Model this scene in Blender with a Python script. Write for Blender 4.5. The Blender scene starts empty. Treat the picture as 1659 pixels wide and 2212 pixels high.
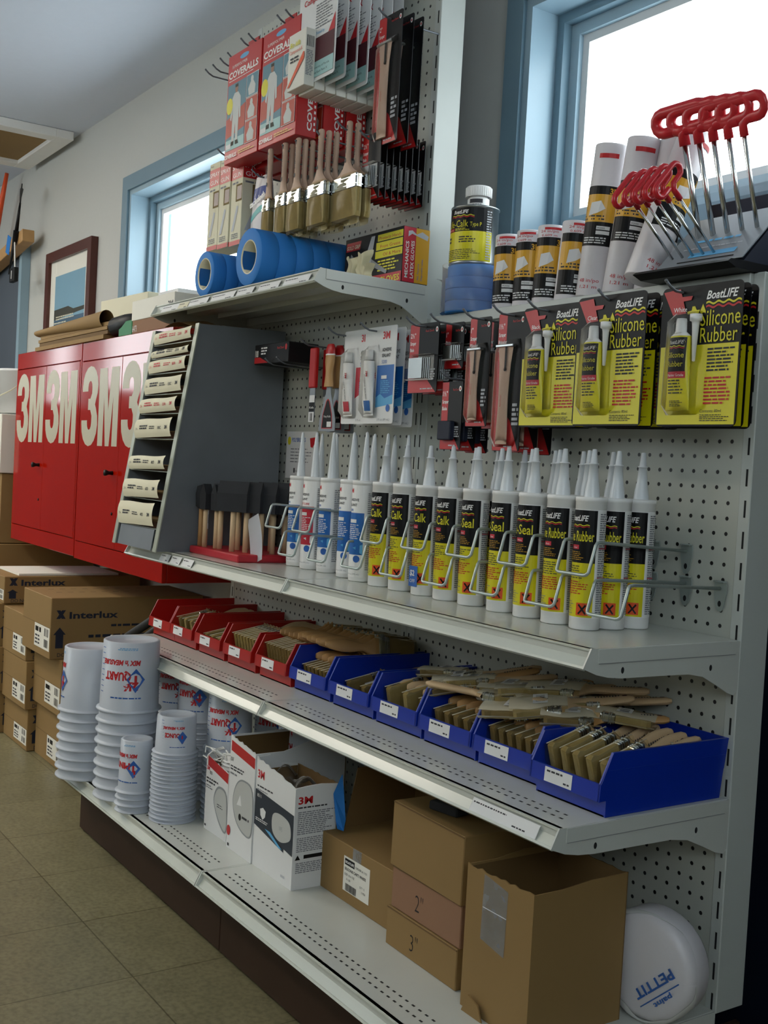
import bpy, math, random
from mathutils import Vector, Matrix
S = 0.0254          # the scene is laid out in inches
FZ = 44.2           # height of the z = 0 datum above the floor
COL = bpy.context.scene.collection
PI = math.pi
rnd = random.Random(7)

# ---------------------------------------------------------------- materials
def lin(h):
    h = h.lstrip('#'); o = []
    for i in (0, 2, 4):
        c = int(h[i:i+2], 16)/255
        o.append(c/12.92 if c <= .04045 else ((c+.055)/1.055)**2.4)
    return (*o, 1)
M = {}
def mat(name, col, rough=.5, metal=0, nz=8, amt=.06, bump=0, spec=.5, alpha=1, emis=0, trans=0, coat=0):
    m = bpy.data.materials.new(name); m.use_nodes = True
    nt = m.node_tree; n = nt.nodes; L = nt.links
    b = n['Principled BSDF']
    c = lin(col) if isinstance(col, str) else (*col, 1)
    tc = n.new('ShaderNodeTexCoord'); t = n.new('ShaderNodeTexNoise')
    t.inputs['Scale'].default_value = nz; t.inputs['Detail'].default_value = 4
    L.new(tc.outputs['Object'], t.inputs['Vector'])
    mx = n.new('ShaderNodeMix'); mx.data_type = 'RGBA'
    mx.inputs[6].default_value = tuple(min(1, x*(1+amt)) for x in c[:3])+(1,)
    mx.inputs[7].default_value = tuple(x*(1-amt) for x in c[:3])+(1,)
    L.new(t.outputs['Fac'], mx.inputs[0]); L.new(mx.outputs[2], b.inputs['Base Color'])
    b.inputs['Roughness'].default_value = rough; b.inputs['Metallic'].default_value = metal
    b.inputs['Specular IOR Level'].default_value = spec; b.inputs['Alpha'].default_value = alpha
    b.inputs['Transmission Weight'].default_value = trans
    b.inputs['Coat Weight'].default_value = coat
    if emis:
        b.inputs['Emission Color'].default_value = c; b.inputs['Emission Strength'].default_value = emis
    if bump:
        bp = n.new('ShaderNodeBump'); bp.inputs['Strength'].default_value = bump; bp.inputs['Distance'].default_value = .004
        L.new(t.outputs['Fac'], bp.inputs['Height']); L.new(bp.outputs['Normal'], b.inputs['Normal'])
    M[name] = m
    return m
for a in [
 ('white', '#ececea', .42), ('paper', '#e6e4da', .7), ('card_white', '#dedfdf', .6), ('cream', '#dcd7bd', .7), ('shelf', '#c6c9c2', .2),
 ('shelf_strip', '#c8ccc2', .22), ('post', '#bcc1bc', .4), ('slot', '#0d0e12', .8), ('plinth', '#3b2a1f', .6, 0, 12, .15, 0, .2),
 ('black', '#0c0c0f', .5, 0, 8, .06, 0, .3), ('label_black', '#08090d', .45, 0, 8, .06, 0, .25), ('rubber', '#17181a', .6), ('yellow', '#d9cf12', .38), ('text_yellow', '#d8cf1c', .5),
 ('red', '#b8171a', .4), ('cab_red', '#a31606', .1, 0, 3, .1, .1, .35), ('bin_red', '#a81712', .35), ('text_red', '#c0141e', .5), ('pink_red', '#c02238', .45),
 ('bin_blue', '#0b2f9c', .32), ('tape_blue', '#2379c8', .7), ('blue', '#1463b0', .45), ('text_blue', '#2860b0', .5), ('navy', '#141c30', .7), ('dark_panel', '#0c1424', .85, 0, 8, .1, 0, .1), ('sky_blue', '#5aa8d8', .5),
 ('orange', '#e0501a', .45), ('gold', '#d8a222', .4), ('brown_core', '#8a7a66', .8), ('kraft', '#8d7043', .75, 0, 5, .12), ('kraft_dark', '#6e5430', .8, 0, 5, .1), ('kraft_pink', '#8f6a50', .78, 0, 5, .1),
 ('steel', '#a9adad', .3, 1), ('steel_dark', '#6a6e74', .45, .4), ('chrome', '#cfd2d2', .18, 1), ('zinc', '#aab5b2', .35, .55), ('ferrule', '#c9cccb', .22, 1, 30, .2),
 ('rack', '#757a80', .5, .3, 10, .16), ('rack_edge', '#a8ad9e', .4, .2), ('wood', '#b98f5c', .5, 0, 20, .15), ('wood_light', '#cdb08a', .55, 0, 20, .12), ('wood_grey', '#bfa18c', .55, 0, 20, .1),
 ('wood_dark', '#4d1f12', .35, 0, 14, .2), ('bristle', '#7a6840', .9, 0, 60, .35), ('bristle_pale', '#97875a', .85, 0, 60, .3), ('foam', '#2b2d31', .95, 0, 40, .2),
 ('grey', '#8b8f92', .5), ('cab_letter', '#bdb8a2', .35), ('grey_text', '#7d8086', .7), ('dark_text', '#33343a', .7), ('grey_pale', '#b9bcc2', .6),
 ('cup_white', '#d9dee2', .3), ('casing', '#6c8796', .4), ('casing_in', '#8fa9b8', .35), ('sash', '#9db6c4', .3), ('green', '#0f7a45', .5), ('bag_white', '#dedadd', .35, 0, 20, .05, .5),
 ('glove', '#e3dcb8', .6), ('dip_red', '#c4222c', .3), ('plate_grey', '#8c9298', .45, .4), ('board', '#4c5560', .6), ('tray_red', '#b31f2c', .4), ('maroon', '#4e1420', .6),
 ('photo_blue', '#4f7f92', .5), ('photo_red', '#b23a1e', .5), ('skin', '#9a7460', .6), ('suit', '#c9ccca', .6), ('aqua', '#9cc4c4', .5), ('mask', '#b9bbb8', .8), ('mask_dark', '#1b2634', .5),
 ('barcode', '#1c1c20', .7), ('tack', '#203a8c', .4), ('teal', '#58b3b3', .4), ('sea', '#3f5f78', .5), ('skyp', '#7ba6bd', .5), ('tree_dark', '#3a3a30', .7), ('sandp', '#5e3d2a', .95)]:
    mat(*a)
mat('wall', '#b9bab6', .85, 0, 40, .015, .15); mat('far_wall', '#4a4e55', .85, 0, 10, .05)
mat('ceiling', '#d2dbea', .9, 0, 30, .02, .2)

def sheet_mat(name, tint=(1, 1, 1), fac=.25, rough=.12, nsc=30, ior=1.5, bst=.6, gc=(.8, .8, .78)):
    """thin clear plastic: mostly transparent with a glossy coat"""
    m = bpy.data.materials.new(name); m.use_nodes = True; nt = m.node_tree; n = nt.nodes; L = nt.links
    n.remove(n['Principled BSDF'])
    tr = n.new('ShaderNodeBsdfTransparent'); tr.inputs[0].default_value = (*tint, 1)
    g = n.new('ShaderNodeBsdfPrincipled'); g.inputs['Roughness'].default_value = rough
    g.inputs['Base Color'].default_value = (*gc, 1)
    mx = n.new('ShaderNodeMixShader'); t = n.new('ShaderNodeTexNoise'); t.inputs['Scale'].default_value = nsc
    tc = n.new('ShaderNodeTexCoord'); L.new(tc.outputs['Object'], t.inputs[0])
    fr = n.new('ShaderNodeFresnel'); fr.inputs[0].default_value = ior
    ad = n.new('ShaderNodeMath'); ad.operation = 'MULTIPLY_ADD'; ad.inputs[1].default_value = fac; 
    L.new(t.outputs['Fac'], ad.inputs[0]); L.new(fr.outputs[0], ad.inputs[2])
    bp = n.new('ShaderNodeBump'); bp.inputs['Strength'].default_value = bst; bp.inputs['Distance'].default_value = .004
    L.new(t.outputs['Fac'], bp.inputs['Height']); L.new(bp.outputs[0], g.inputs['Normal'])
    L.new(ad.outputs[0], mx.inputs[0]); L.new(tr.outputs[0], mx.inputs[1]); L.new(g.outputs[0], mx.inputs[2])
    L.new(mx.outputs[0], n['Material Output'].inputs[0]); M[name] = m
sheet_mat('clear', (.985, .985, .985), .015, .08, 10, 1.22, .2)
sheet_mat('sleeve', (.93, .89, .76), .07, .15, 16, 1.22, .6, (.6, .55, .42))
sheet_mat('bag', (.95, .96, .97), .22, .12, 12, 1.4)
sheet_mat('tape_clear', (.9, .9, .88), .35, .3)

def glass_mat():
    m = bpy.data.materials.new('window_glass'); m.use_nodes = True; nt = m.node_tree; n = nt.nodes; L = nt.links
    n.remove(n['Principled BSDF'])
    tr = n.new('ShaderNodeBsdfTransparent'); g = n.new('ShaderNodeBsdfGlossy'); g.inputs['Roughness'].default_value = .02
    mx = n.new('ShaderNodeMixShader'); mx.inputs[0].default_value = .04
    L.new(tr.outputs[0], mx.inputs[1]); L.new(g.outputs[0], mx.inputs[2]); L.new(mx.outputs[0], n['Material Output'].inputs[0])
    M['glass'] = m
glass_mat()

def plastic_cup_mat():
    """milky translucent polypropylene"""
    m = bpy.data.materials.new('milky_plastic'); m.use_nodes = True; nt = m.node_tree; n = nt.nodes; L = nt.links
    b = n['Principled BSDF']; b.inputs['Base Color'].default_value = (.74, .78, .84, 1); b.inputs['Roughness'].default_value = .28
    tl = n.new('ShaderNodeBsdfTranslucent'); tl.inputs[0].default_value = (.8, .84, .9, 1)
    t = n.new('ShaderNodeTexNoise'); t.inputs['Scale'].default_value = 9
    tc = n.new('ShaderNodeTexCoord'); L.new(tc.outputs['Object'], t.inputs[0])
    mx = n.new('ShaderNodeMixShader'); mp = n.new('ShaderNodeMapRange'); mp.inputs['To Min'].default_value = .3; mp.inputs['To Max'].default_value = .5
    L.new(t.outputs['Fac'], mp.inputs[0]); L.new(mp.outputs[0], mx.inputs[0])
    L.new(b.outputs[0], mx.inputs[1]); L.new(tl.outputs[0], mx.inputs[2]); L.new(mx.outputs[0], n['Material Output'].inputs[0])
    M['cup'] = m
plastic_cup_mat()

def pegboard_mat(name, offx, offz, col='#b7bab1'):
    """painted panel with a one-inch grid of punched holes"""
    m = mat(name, col, .42, 0, 6, .03); nt = m.node_tree; n = nt.nodes; L = nt.links
    b = n['Principled BSDF']; src = b.inputs['Base Color'].links[0].from_socket
    g = n.new('ShaderNodeTexCoord'); sp = n.new('ShaderNodeSeparateXYZ'); L.new(g.outputs['Object'], sp.inputs[0])
    sq = []
    for ax, off in ((0, offx), (2, offz)):
        a = n.new('ShaderNodeMath'); a.operation = 'MULTIPLY_ADD'; a.inputs[1].default_value = 1/S; a.inputs[2].default_value = -off+.5+1000
        L.new(sp.outputs[ax], a.inputs[0])
        f = n.new('ShaderNodeMath'); f.operation = 'FRACT'; L.new(a.outputs[0], f.inputs[0])
        s = n.new('ShaderNodeMath'); s.operation = 'SUBTRACT'; s.inputs[1].default_value = .5; L.new(f.outputs[0], s.inputs[0])
        p = n.new('ShaderNodeMath'); p.operation = 'MULTIPLY'; L.new(s.outputs[0], p.inputs[0]); L.new(s.outputs[0], p.inputs[1]); sq.append(p)
    ad = n.new('ShaderNodeMath'); ad.operation = 'ADD'; L.new(sq[0].outputs[0], ad.inputs[0]); L.new(sq[1].outputs[0], ad.inputs[1])
    lt = n.new('ShaderNodeMath'); lt.operation = 'LESS_THAN'; lt.inputs[1].default_value = .135**2; L.new(ad.outputs[0], lt.inputs[0])
    mx = n.new('ShaderNodeMix'); mx.data_type = 'RGBA'; mx.inputs[7].default_value = (.006, .006, .008, 1)
    L.new(lt.outputs[0], mx.inputs[0]); L.new(src, mx.inputs[6]); L.new(mx.outputs[2], b.inputs['Base Color'])

def floor_mat():
    m = mat('floor_tile', '#827c60', .38, 0, 14, .22); nt = m.node_tree; n = nt.nodes; L = nt.links
    b = n['Principled BSDF']; src = b.inputs['Base Color'].links[0].from_socket
    tc = n.new('ShaderNodeTexCoord'); mp = n.new('ShaderNodeMapping'); L.new(tc.outputs['Object'], mp.inputs[0])
    mp.inputs['Location'].default_value = (.26416, .02921, 0)
    br = n.new('ShaderNodeTexBrick'); br.offset = 0; br.inputs['Scale'].default_value = 1
    br.inputs['Brick Width'].default_value = .3048; br.inputs['Row Height'].default_value = .3048
    br.inputs['Mortar Size'].default_value = .0022; br.inputs['Mortar Smooth'].default_value = .6
    br.inputs['Color1'].default_value = (1, 1, 1, 1); br.inputs['Color2'].default_value = (.86, .86, .86, 1); br.inputs['Mortar'].default_value = (.4, .37, .3, 1)
    L.new(mp.outputs[0], br.inputs[0])
    mu = n.new('ShaderNodeMix'); mu.data_type = 'RGBA'; mu.blend_type = 'MULTIPLY'; mu.inputs[0].default_value = 1
    L.new(src, mu.inputs[6]); L.new(br.outputs[0], mu.inputs[7])
    sp = n.new('ShaderNodeTexNoise'); sp.inputs['Scale'].default_value = 90; sp.inputs['Detail'].default_value = 2; L.new(tc.outputs['Object'], sp.inputs[0])
    rp = n.new('ShaderNodeValToRGB'); rp.color_ramp.elements[0].position = .3; rp.color_ramp.elements[0].color = (.72, .7, .64, 1); rp.color_ramp.elements[1].position = .62; rp.color_ramp.elements[1].color = (1.05, 1.04, 1.0, 1)
    L.new(sp.outputs['Fac'], rp.inputs[0])
    m2 = n.new('ShaderNodeMix'); m2.data_type = 'RGBA'; m2.blend_type = 'MULTIPLY'; m2.inputs[0].default_value = 1
    L.new(mu.outputs[2], m2.inputs[6]); L.new(rp.outputs[0], m2.inputs[7]); L.new(m2.outputs[2], b.inputs['Base Color'])
floor_mat()

# ---------------------------------------------------------------- mesh builder
_tc = {}
def text_geo(s, bold, shear):
    k = (s, bold, shear)
    if k not in _tc:
        c = bpy.data.curves.new('t', 'FONT'); c.body = s; c.size = 1; c.offset = bold; c.shear = shear; c.resolution_u = 2
        o = bpy.data.objects.new('t', c); COL.objects.link(o)
        bpy.context.view_layer.update()
        me = bpy.data.meshes.new_from_object(o.evaluated_get(bpy.context.evaluated_depsgraph_get()))
        vs = [tuple(v.co) for v in me.vertices]; fs = [tuple(p.vertices) for p in me.polygons]
        w = [v[0] for v in vs] or [0]
        _tc[k] = (vs, fs, min(w), max(w))
        bpy.data.objects.remove(o); bpy.data.curves.remove(c); bpy.data.meshes.remove(me)
    return _tc[k]

def smooth_pts(pts, n=5):
    N = len(pts); out = []
    for i in range(N):
        p0, p1, p2, p3 = (Vector(pts[(i+k) % N]) for k in (-1, 0, 1, 2))
        for j in range(n):
            t = j/n; out.append(tuple(.5*((2*p1)+(p2-p0)*t+(2*p0-5*p1+4*p2-p3)*t*t+(3*p1-p0-3*p2+p3)*t**3)))
    return out
class MB:
    def __init__(s):
        s.v = []; s.f = []; s.mi = []; s.sm = []; s.mats = []; s.T = None
    def add(s, vs, fs, m, T=None, smooth=False):
        if m not in s.mats: s.mats.append(m)
        k = s.mats.index(m); b = len(s.v)
        for v in vs:
            v = Vector(v)
            if T is not None: v = T(v) if callable(T) else T @ v
            if s.T is not None: v = s.T @ v
            s.v.append(v)
        for f in fs:
            s.f.append(tuple(b+i for i in f)); s.mi.append(k); s.sm.append(smooth)
        return s
    def box(s, x0, x1, y0, y1, z0, z1, m, T=None, b=0):
        if b:
            b = min(b, (x1-x0)*.45, (y1-y0)*.45, (z1-z0)*.45)
            vs = []; fs = []
            X = (x0, x1); Y = (y0, y1); Z = (z0, z1); idx = {}
            for i in (0, 1):
                for j in (0, 1):
                    for k in (0, 1):
                        dx = b*(1-2*i); dy = b*(1-2*j); dz = b*(1-2*k)
                        for a, p in enumerate(((X[i], Y[j]+dy, Z[k]+dz), (X[i]+dx, Y[j], Z[k]+dz), (X[i]+dx, Y[j]+dy, Z[k]))):
                            idx[(i, j, k, a)] = len(vs); vs.append(p)
            I = idx
            for i in (0, 1):
                q = [I[(i, 0, 0, 0)], I[(i, 1, 0, 0)], I[(i, 1, 1, 0)], I[(i, 0, 1, 0)]]; fs.append(q if i else q[::-1])
                q = [I[(0, i, 0, 1)], I[(0, i, 1, 1)], I[(1, i, 1, 1)], I[(1, i, 0, 1)]]; fs.append(q if i else q[::-1])
                q = [I[(0, 0, i, 2)], I[(1, 0, i, 2)], I[(1, 1, i, 2)], I[(0, 1, i, 2)]]; fs.append(q if i else q[::-1])
                for j in (0, 1):
                    fs.append([I[(0, i, j, 1)], I[(1, i, j, 1)], I[(1, i, j, 2)], I[(0, i, j, 2)]])
                    fs.append([I[(i, 0, j, 0)], I[(i, 1, j, 0)], I[(i, 1, j, 2)], I[(i, 0, j, 2)]])
                    fs.append([I[(i, j, 0, 0)], I[(i, j, 1, 0)], I[(i, j, 1, 1)], I[(i, j, 0, 1)]])
                    for k in (0, 1): fs.append([I[(i, j, k, 0)], I[(i, j, k, 1)], I[(i, j, k, 2)]])
            return s.add(vs, fs, m, T)
        vs = [(x, y, z) for x in (x0, x1) for y in (y0, y1) for z in (z0, z1)]
        return s.add(vs, [(0, 1, 3, 2), (4, 6, 7, 5), (0, 4, 5, 1), (2, 3, 7, 6), (0, 2, 6, 4), (1, 5, 7, 3)], m, T)
    def prism(s, poly, axis, a0, a1, m, T=None):
        n = len(poly); vs = []
        for a in (a0, a1):
            for p, q in poly:
                vs.append({'x': (a, p, q), 'y': (p, a, q), 'z': (p, q, a)}[axis])
        fs = [tuple(range(n)), tuple(range(2*n-1, n-1, -1))]+[(i, i+n, (i+1) % n+n, (i+1) % n) for i in range(n)]
        return s.add(vs, fs, m, T)
    def lathe(s, prof, m, n=24, T=None, a0=0, a1=2*PI, smooth=True):
        full = abs(a1-a0-2*PI) < 1e-6; c = n if full else n+1; vs = []; fs = []
        for r, z in prof:
            for i in range(c):
                a = a0+(a1-a0)*i/n; vs.append((r*math.cos(a), r*math.sin(a), z))
        for k in range(len(prof)-1):
            for i in range(n):
                j = (i+1) % c; fs.append((k*c+i, k*c+j, (k+1)*c+j, (k+1)*c+i))
        return s.add(vs, fs, m, T, smooth)
    def tube(s, pts, r, m, n=6, T=None, closed=False, caps=True):
        P = [Vector(p) for p in pts]; N = len(P); vs = []; fs = []; up = None
        for i, p in enumerate(P):
            a = P[(i-1) % N] if (closed or i) else p; b = P[(i+1) % N] if (closed or i < N-1) else p
            d = (b-a).normalized()
            if up is None: up = Vector((0, 0, 1)) if abs(d.z) < .9 else Vector((1, 0, 0))
            x = d.cross(up); x.normalize(); y = x.cross(d); up = y
            rr = r[i] if isinstance(r, (list, tuple)) else r
            for k in range(n):
                t = 2*PI*k/n; vs.append(p+x*math.cos(t)*rr+y*math.sin(t)*rr)
        for i in range(N if closed else N-1):
            j = (i+1) % N
            for k in range(n): fs.append((i*n+k, i*n+(k+1) % n, j*n+(k+1) % n, j*n+k))
        if caps and not closed: fs += [tuple(range(n))[::-1], tuple((N-1)*n+k for k in range(n))]
        return s.add(vs, fs, m, T, n > 5)
    def surf(s, nu, nv, fn, m, T=None, smooth=True):
        vs = [fn(i/nu, j/nv) for j in range(nv+1) for i in range(nu+1)]
        fs = [(j*(nu+1)+i, j*(nu+1)+i+1, (j+1)*(nu+1)+i+1, (j+1)*(nu+1)+i) for j in range(nv) for i in range(nu)]
        return s.add(vs, fs, m, T, smooth)
    def ell(s, cx, cy, cz, rx, ry, rz, m, T=None, n=10):
        return s.surf(2*n, n, lambda u, v: (cx+rx*math.sin(PI*v)*math.cos(2*PI*u), cy+ry*math.sin(PI*v)*math.sin(2*PI*u), cz+rz*math.cos(PI*v)), m, T)
    def art(s, T, items, w=.012, dw=.004, seg=None):
        """flat print on a face: T maps (u right, v up, w out)"""
        for it in items:
            k = it[0]
            if k == 'r':
                _, x0, y0, x1, y1, m = it[:6]; n = max(1, math.ceil(abs(x1-x0)/seg)) if seg else 1
                vs = []; fs = []
                nv = max(1, math.ceil(abs(y1-y0)/.6)) if seg else 1
                for j in range(nv+1):
                    for i in range(n+1): vs.append((x0+(x1-x0)*i/n, y0+(y1-y0)*j/nv, w))
                for j in range(nv):
                    for i in range(n): q = j*(n+1)+i; fs.append((q, q+1, q+n+2, q+n+1))
                s.add(vs, fs, m, T)
            elif k == 't':
                _, st, x, y, h, m = it[:6]; o = it[6] if len(it) > 6 else {}
                vs, fs, a, b = text_geo(st, o.get('b', .0), o.get('sh', 0))
                sx = h*o.get('sx', 1)
                if 'w' in o: sx = o['w']/max(1e-6, b-a)
                al = o.get('al', 'l'); ox = {'l': -a, 'c': -(a+b)/2, 'r': -b}[al]*sx
                rot = o.get('rot', 0); cr, sr = math.cos(rot), math.sin(rot)
                out = []
                for v in vs:
                    px = v[0]*sx+ox; py = v[1]*h; out.append((x+px*cr-py*sr, y+px*sr+py*cr, w))
                s.add(out, fs, m, T)
            elif k == 'l':
                _, x0, y0, x1, y1, n, m = it[:7]; fill = it[7] if len(it) > 7 else .5
                st = (y1-y0)/n
                for i in range(n):
                    x = x0; y = y0+st*(i+.5); e = x1-(x1-x0)*rnd.random()*.3
                    while x < e:
                        q = min(e, x+st*rnd.uniform(.8, 3)); s.add([(x, y-st*fill/2, w), (q, y-st*fill/2, w), (q, y+st*fill/2, w), (x, y+st*fill/2, w)], [(0, 1, 2, 3)], m, T); x = q+st*.4
            elif k == 'bars':
                _, x0, y0, x1, y1, n, m = it[:7]; x = x0
                for i in range(n):
                    q = (x1-x0)/n; ww = q*rnd.uniform(.25, .75); s.add([(x, y0, w), (x+ww, y0, w), (x+ww, y1, w), (x, y1, w)], [(0, 1, 2, 3)], m, T); x += q
            elif k in ('p', 's'):
                _, pts, m = it[:3]
                if k == 's': pts = smooth_pts(pts)
                ww = w+(.045 if seg else 0); s.add([(a, b, ww) for a, b in pts], [tuple(range(len(pts)))], m, T)
            elif k == 'e':
                _, cx, cy, rx, ry, m = it[:6]; s.add([(cx+rx*math.cos(2*PI*i/20), cy+ry*math.sin(2*PI*i/20), w) for i in range(20)], [tuple(range(20))], m, T)
            elif k == 'wave':
                _, x0, x1, y, am, wl, th, m = it[:8]; n = max(8, int((x1-x0)/wl*8)); vs = []; fs = []
                for i in range(n+1):
                    x = x0+(x1-x0)*i/n; yy = y+am*math.sin(2*PI*(x-x0)/wl); vs += [(x, yy, w), (x, yy+th, w)]
                for i in range(n): fs.append((2*i, 2*i+2, 2*i+3, 2*i+1))
                s.add(vs, fs, m, T)
            w += dw
        return s
    def build(s, name, parent=None):
        me = bpy.data.meshes.new(name)
        me.from_pydata([tuple(v*S) for v in s.v], [], s.f)
        for m in s.mats: me.materials.append(M[m])
        me.polygons.foreach_set('material_index', s.mi); me.polygons.foreach_set('use_smooth', s.sm)
        me.update(); o = bpy.data.objects.new(name, me); COL.objects.link(o)
        if parent is not None: o.parent = parent
        return o

def face_y(x=0, y=0, z=0):      # prints on a face that looks towards -y
    return lambda v: Vector((x+v[0], y-v[2], z+v[1]))
def face_x(x=0, y=0, z=0):      # prints on a face that looks towards +x (u runs to +y)
    return lambda v: Vector((x+v[2], y+v[0], z+v[1]))
def cyl(r, a=-PI/2, z=0, flip=False):   # prints wrapped on an upright cylinder, centre azimuth a
    if flip: return lambda v: Vector(((r+v[2])*math.cos(a-v[0]/r), (r+v[2])*math.sin(a-v[0]/r), z-v[1]))
    return lambda v: Vector(((r+v[2])*math.cos(a+v[0]/r), (r+v[2])*math.sin(a+v[0]/r), z+v[1]))

def P(x, y, z): return (x*S, y*S, (z+FZ)*S)
def tag(o, label, cat, group=None, kind=None):
    if label: o['label'] = label
    if cat: o['category'] = cat
    if group: o['group'] = group
    if kind: o['kind'] = kind
    return o
def thing(name, label, cat, loc, rot=(0, 0, 0), group=None):
    o = bpy.data.objects.new(name, None); COL.objects.link(o); o.empty_display_size = .02
    o.location = P(*loc); o.rotation_euler = rot
    return tag(o, label, cat, group)
def place(o, loc, rot=(0, 0, 0)):
    o.location = P(*loc); o.rotation_euler = rot; return o
def one(name, mb, label, cat, loc, rot=(0, 0, 0), group=None):
    return tag(place(mb.build(name), loc, rot), label, cat, group)
KIDS = {}
def dup(root, loc, rot=None, label=None, group=None):
    r = root.copy(); COL.objects.link(r); r.location = P(*loc)
    if rot is not None: r.rotation_euler = rot
    if label: r['label'] = label
    if group: r['group'] = group
    for ch in list(root.children):
        c = ch.copy(); COL.objects.link(c); c.parent = r
        for g in list(ch.children):
            d = g.copy(); COL.objects.link(d); d.parent = c
    return r
def struct(name, mb, loc=(0, 0, 0), parent=None):
    o = mb.build(name, parent)
    if parent is None: o.location = P(*loc); o['kind'] = 'structure'
    return o
ORD = ['first', 'second', 'third', 'fourth', 'fifth', 'sixth', 'seventh', 'eighth', 'ninth', 'tenth', 'eleventh', 'twelfth', 'thirteenth', 'fourteenth', 'fifteenth', 'sixteenth', 'seventeenth', 'eighteenth', 'nineteenth', 'twentieth', 'twenty-first']
# ---------------------------------------------------------------- camera, daylight, render look
sc = bpy.context.scene
cam = bpy.data.cameras.new('camera'); co = bpy.data.objects.new('camera', cam); COL.objects.link(co)
co.location = P(47.992, -59.073, -3.046); co.rotation_euler = (1.533, -.055, .981)
cam.sensor_fit = 'VERTICAL'; cam.sensor_height = 24; cam.lens = 2423.1/2212*24; cam.clip_start = .02
sc.camera = co
sc.view_settings.view_transform = 'Standard'; sc.view_settings.look = 'None'; sc.view_settings.gamma = 1
sc.view_settings.use_curve_mapping = False; sc.view_settings.exposure = 0.2
w = bpy.data.worlds.new('daylight'); sc.world = w; w.use_nodes = True
bg = w.node_tree.nodes['Background']; bg.inputs[0].default_value = (.85, .94, .97, 1); bg.inputs[1].default_value = 5.5

# ---------------------------------------------------------------- the room
XL, XR, YB, YF, ZC = -250, 95, 8, -150, 55.5
mb = MB(); mb.box(XL-4, XR+4, YF-4, YB+6, -FZ-3, -FZ, 'floor_tile'); struct('floor', mb)
mb = MB(); mb.box(XL-4, XR+4, YF-4, YB+6, ZC, ZC+3, 'ceiling'); struct('ceiling', mb)
W1 = (-130.6, -73.0, 18.2, 40.2); W2 = (-32.2, 26.0, 18.2, 40.2)
def wall_y(name, y0, y1, holes):
    mb = MB(); x = XL
    for a, b, c, d in holes:
        mb.box(x, a, y0, y1, -FZ, ZC, 'wall'); mb.box(a, b, y0, y1, -FZ, c, 'wall'); mb.box(a, b, y0, y1, d, ZC, 'wall'); x = b
    mb.box(x, XR, y0, y1, -FZ, ZC, 'wall'); return struct(name, mb)
wall_y('wall_back', YB, YB+6, [W1, W2])
wall_y('wall_front', YF-4, YF, [(-215, -130, 12, 50)])
def wall_x(name, x0, x1, holes, W_='wall'):
    mb = MB(); y = YF
    for a, b, c, d in holes:
        mb.box(x0, x1, y, a, -FZ, ZC, W_); mb.box(x0, x1, a, b, -FZ, c, W_); mb.box(x0, x1, a, b, d, ZC, W_); y = b
    mb.box(x0, x1, y, YB+6, -FZ, ZC, W_); return struct(name, mb)
wall_x('wall_left', XL-4, XL, [(-86, -64, 15, 40), (-55, -49, 10, 34)], 'far_wall')
wall_x('wall_right', XR, XR+4, [(-130, -50, 14, 50)])
def frame(mb, a, b, c, d, t, y0, y1, m, T=None):
    mb.box(a, a+t, y0, y1, c, d, m); mb.box(b-t, b, y0, y1, c, d, m); mb.box(a+t, b-t, y0, y1, d-t, d, m); mb.box(a+t, b-t, y0, y1, c, c+t, m)
for i, (a, b, c, d) in enumerate((W1, W2)):
    root = bpy.data.objects.new('window_%d' % (i+1), None); COL.objects.link(root); root.location = P((a+b)/2, YB, c); root['kind'] = 'structure'
    cx = (a+b)/2
    def bld(nm, mb): return mb.build(nm, root)
    mb = MB(); mb.T = Matrix.Translation((-cx, -YB, -c)); frame(mb, a-2.4, b+2.4, c-2.4, d+2.4, 2.35, YB-.9, YB, 'casing'); bld('casing', mb)
    mb = MB(); mb.T = Matrix.Translation((-cx, -YB, -c)); frame(mb, a-.05, b+.05, c-.05, d+.05, .8, YB-.5, YB+6.2, 'casing_in'); frame(mb, a+.75, b-.75, c+.75, d-.75, .9, YB+2.6, YB+6.2, 'casing'); bld('jamb', mb)
    mb = MB(); mb.T = Matrix.Translation((-cx, -YB, -c)); frame(mb, a+1.6, b-1.6, c+1.6, d-1.6, 1.1, YB+3.6, YB+5.2, 'sash'); frame(mb, a+2.7, b-2.7, c+2.7, d-2.7, .8, YB+4.1, YB+5.0, 'card_white'); bld('sash', mb)
    mb = MB(); mb.T = Matrix.Translation((-cx, -YB, -c)); mb.box(a+3.4, b-3.4, YB+4.5, YB+4.62, c+3.4, d-3.4, 'glass'); bld('pane', mb)
# ledge of the window wall behind the shelving, and the dark wall panel under it
mb = MB(); mb.box(-34.9, 34, 2.75, 8, 9.6, 10.7, 'casing', b=.1); struct('trim_1', mb)
mb = MB(); mb.box(1.95, 92, 6.2, 7.9, -FZ, 15.6, 'dark_panel'); mb.box(-30, 1.95, 6.2, 7.9, -FZ, 9.5, 'dark_panel'); struct('trim_2', mb)
# shop-front windows behind the camera: plain frames
for i, (a, b) in enumerate(((-215, -130),)):
    mb = MB(); frame(mb, a, b, 12, 50, 2, YF-3, YF-.5, 'casing'); mb.box((a+b)/2-1, (a+b)/2+1, YF-3, YF-.5, 14, 48, 'casing'); struct('window_%d' % (i+3), mb)
mb = MB()
for y in (-129, -90, -51): mb.box(XR+.5, XR+3, y-1, y+1, 14, 50, 'casing')
mb.box(XR+.5, XR+3, -129, -51, 14, 15.5, 'casing'); mb.box(XR+.5, XR+3, -129, -51, 48.5, 50, 'casing'); struct('window_4', mb)
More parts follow.
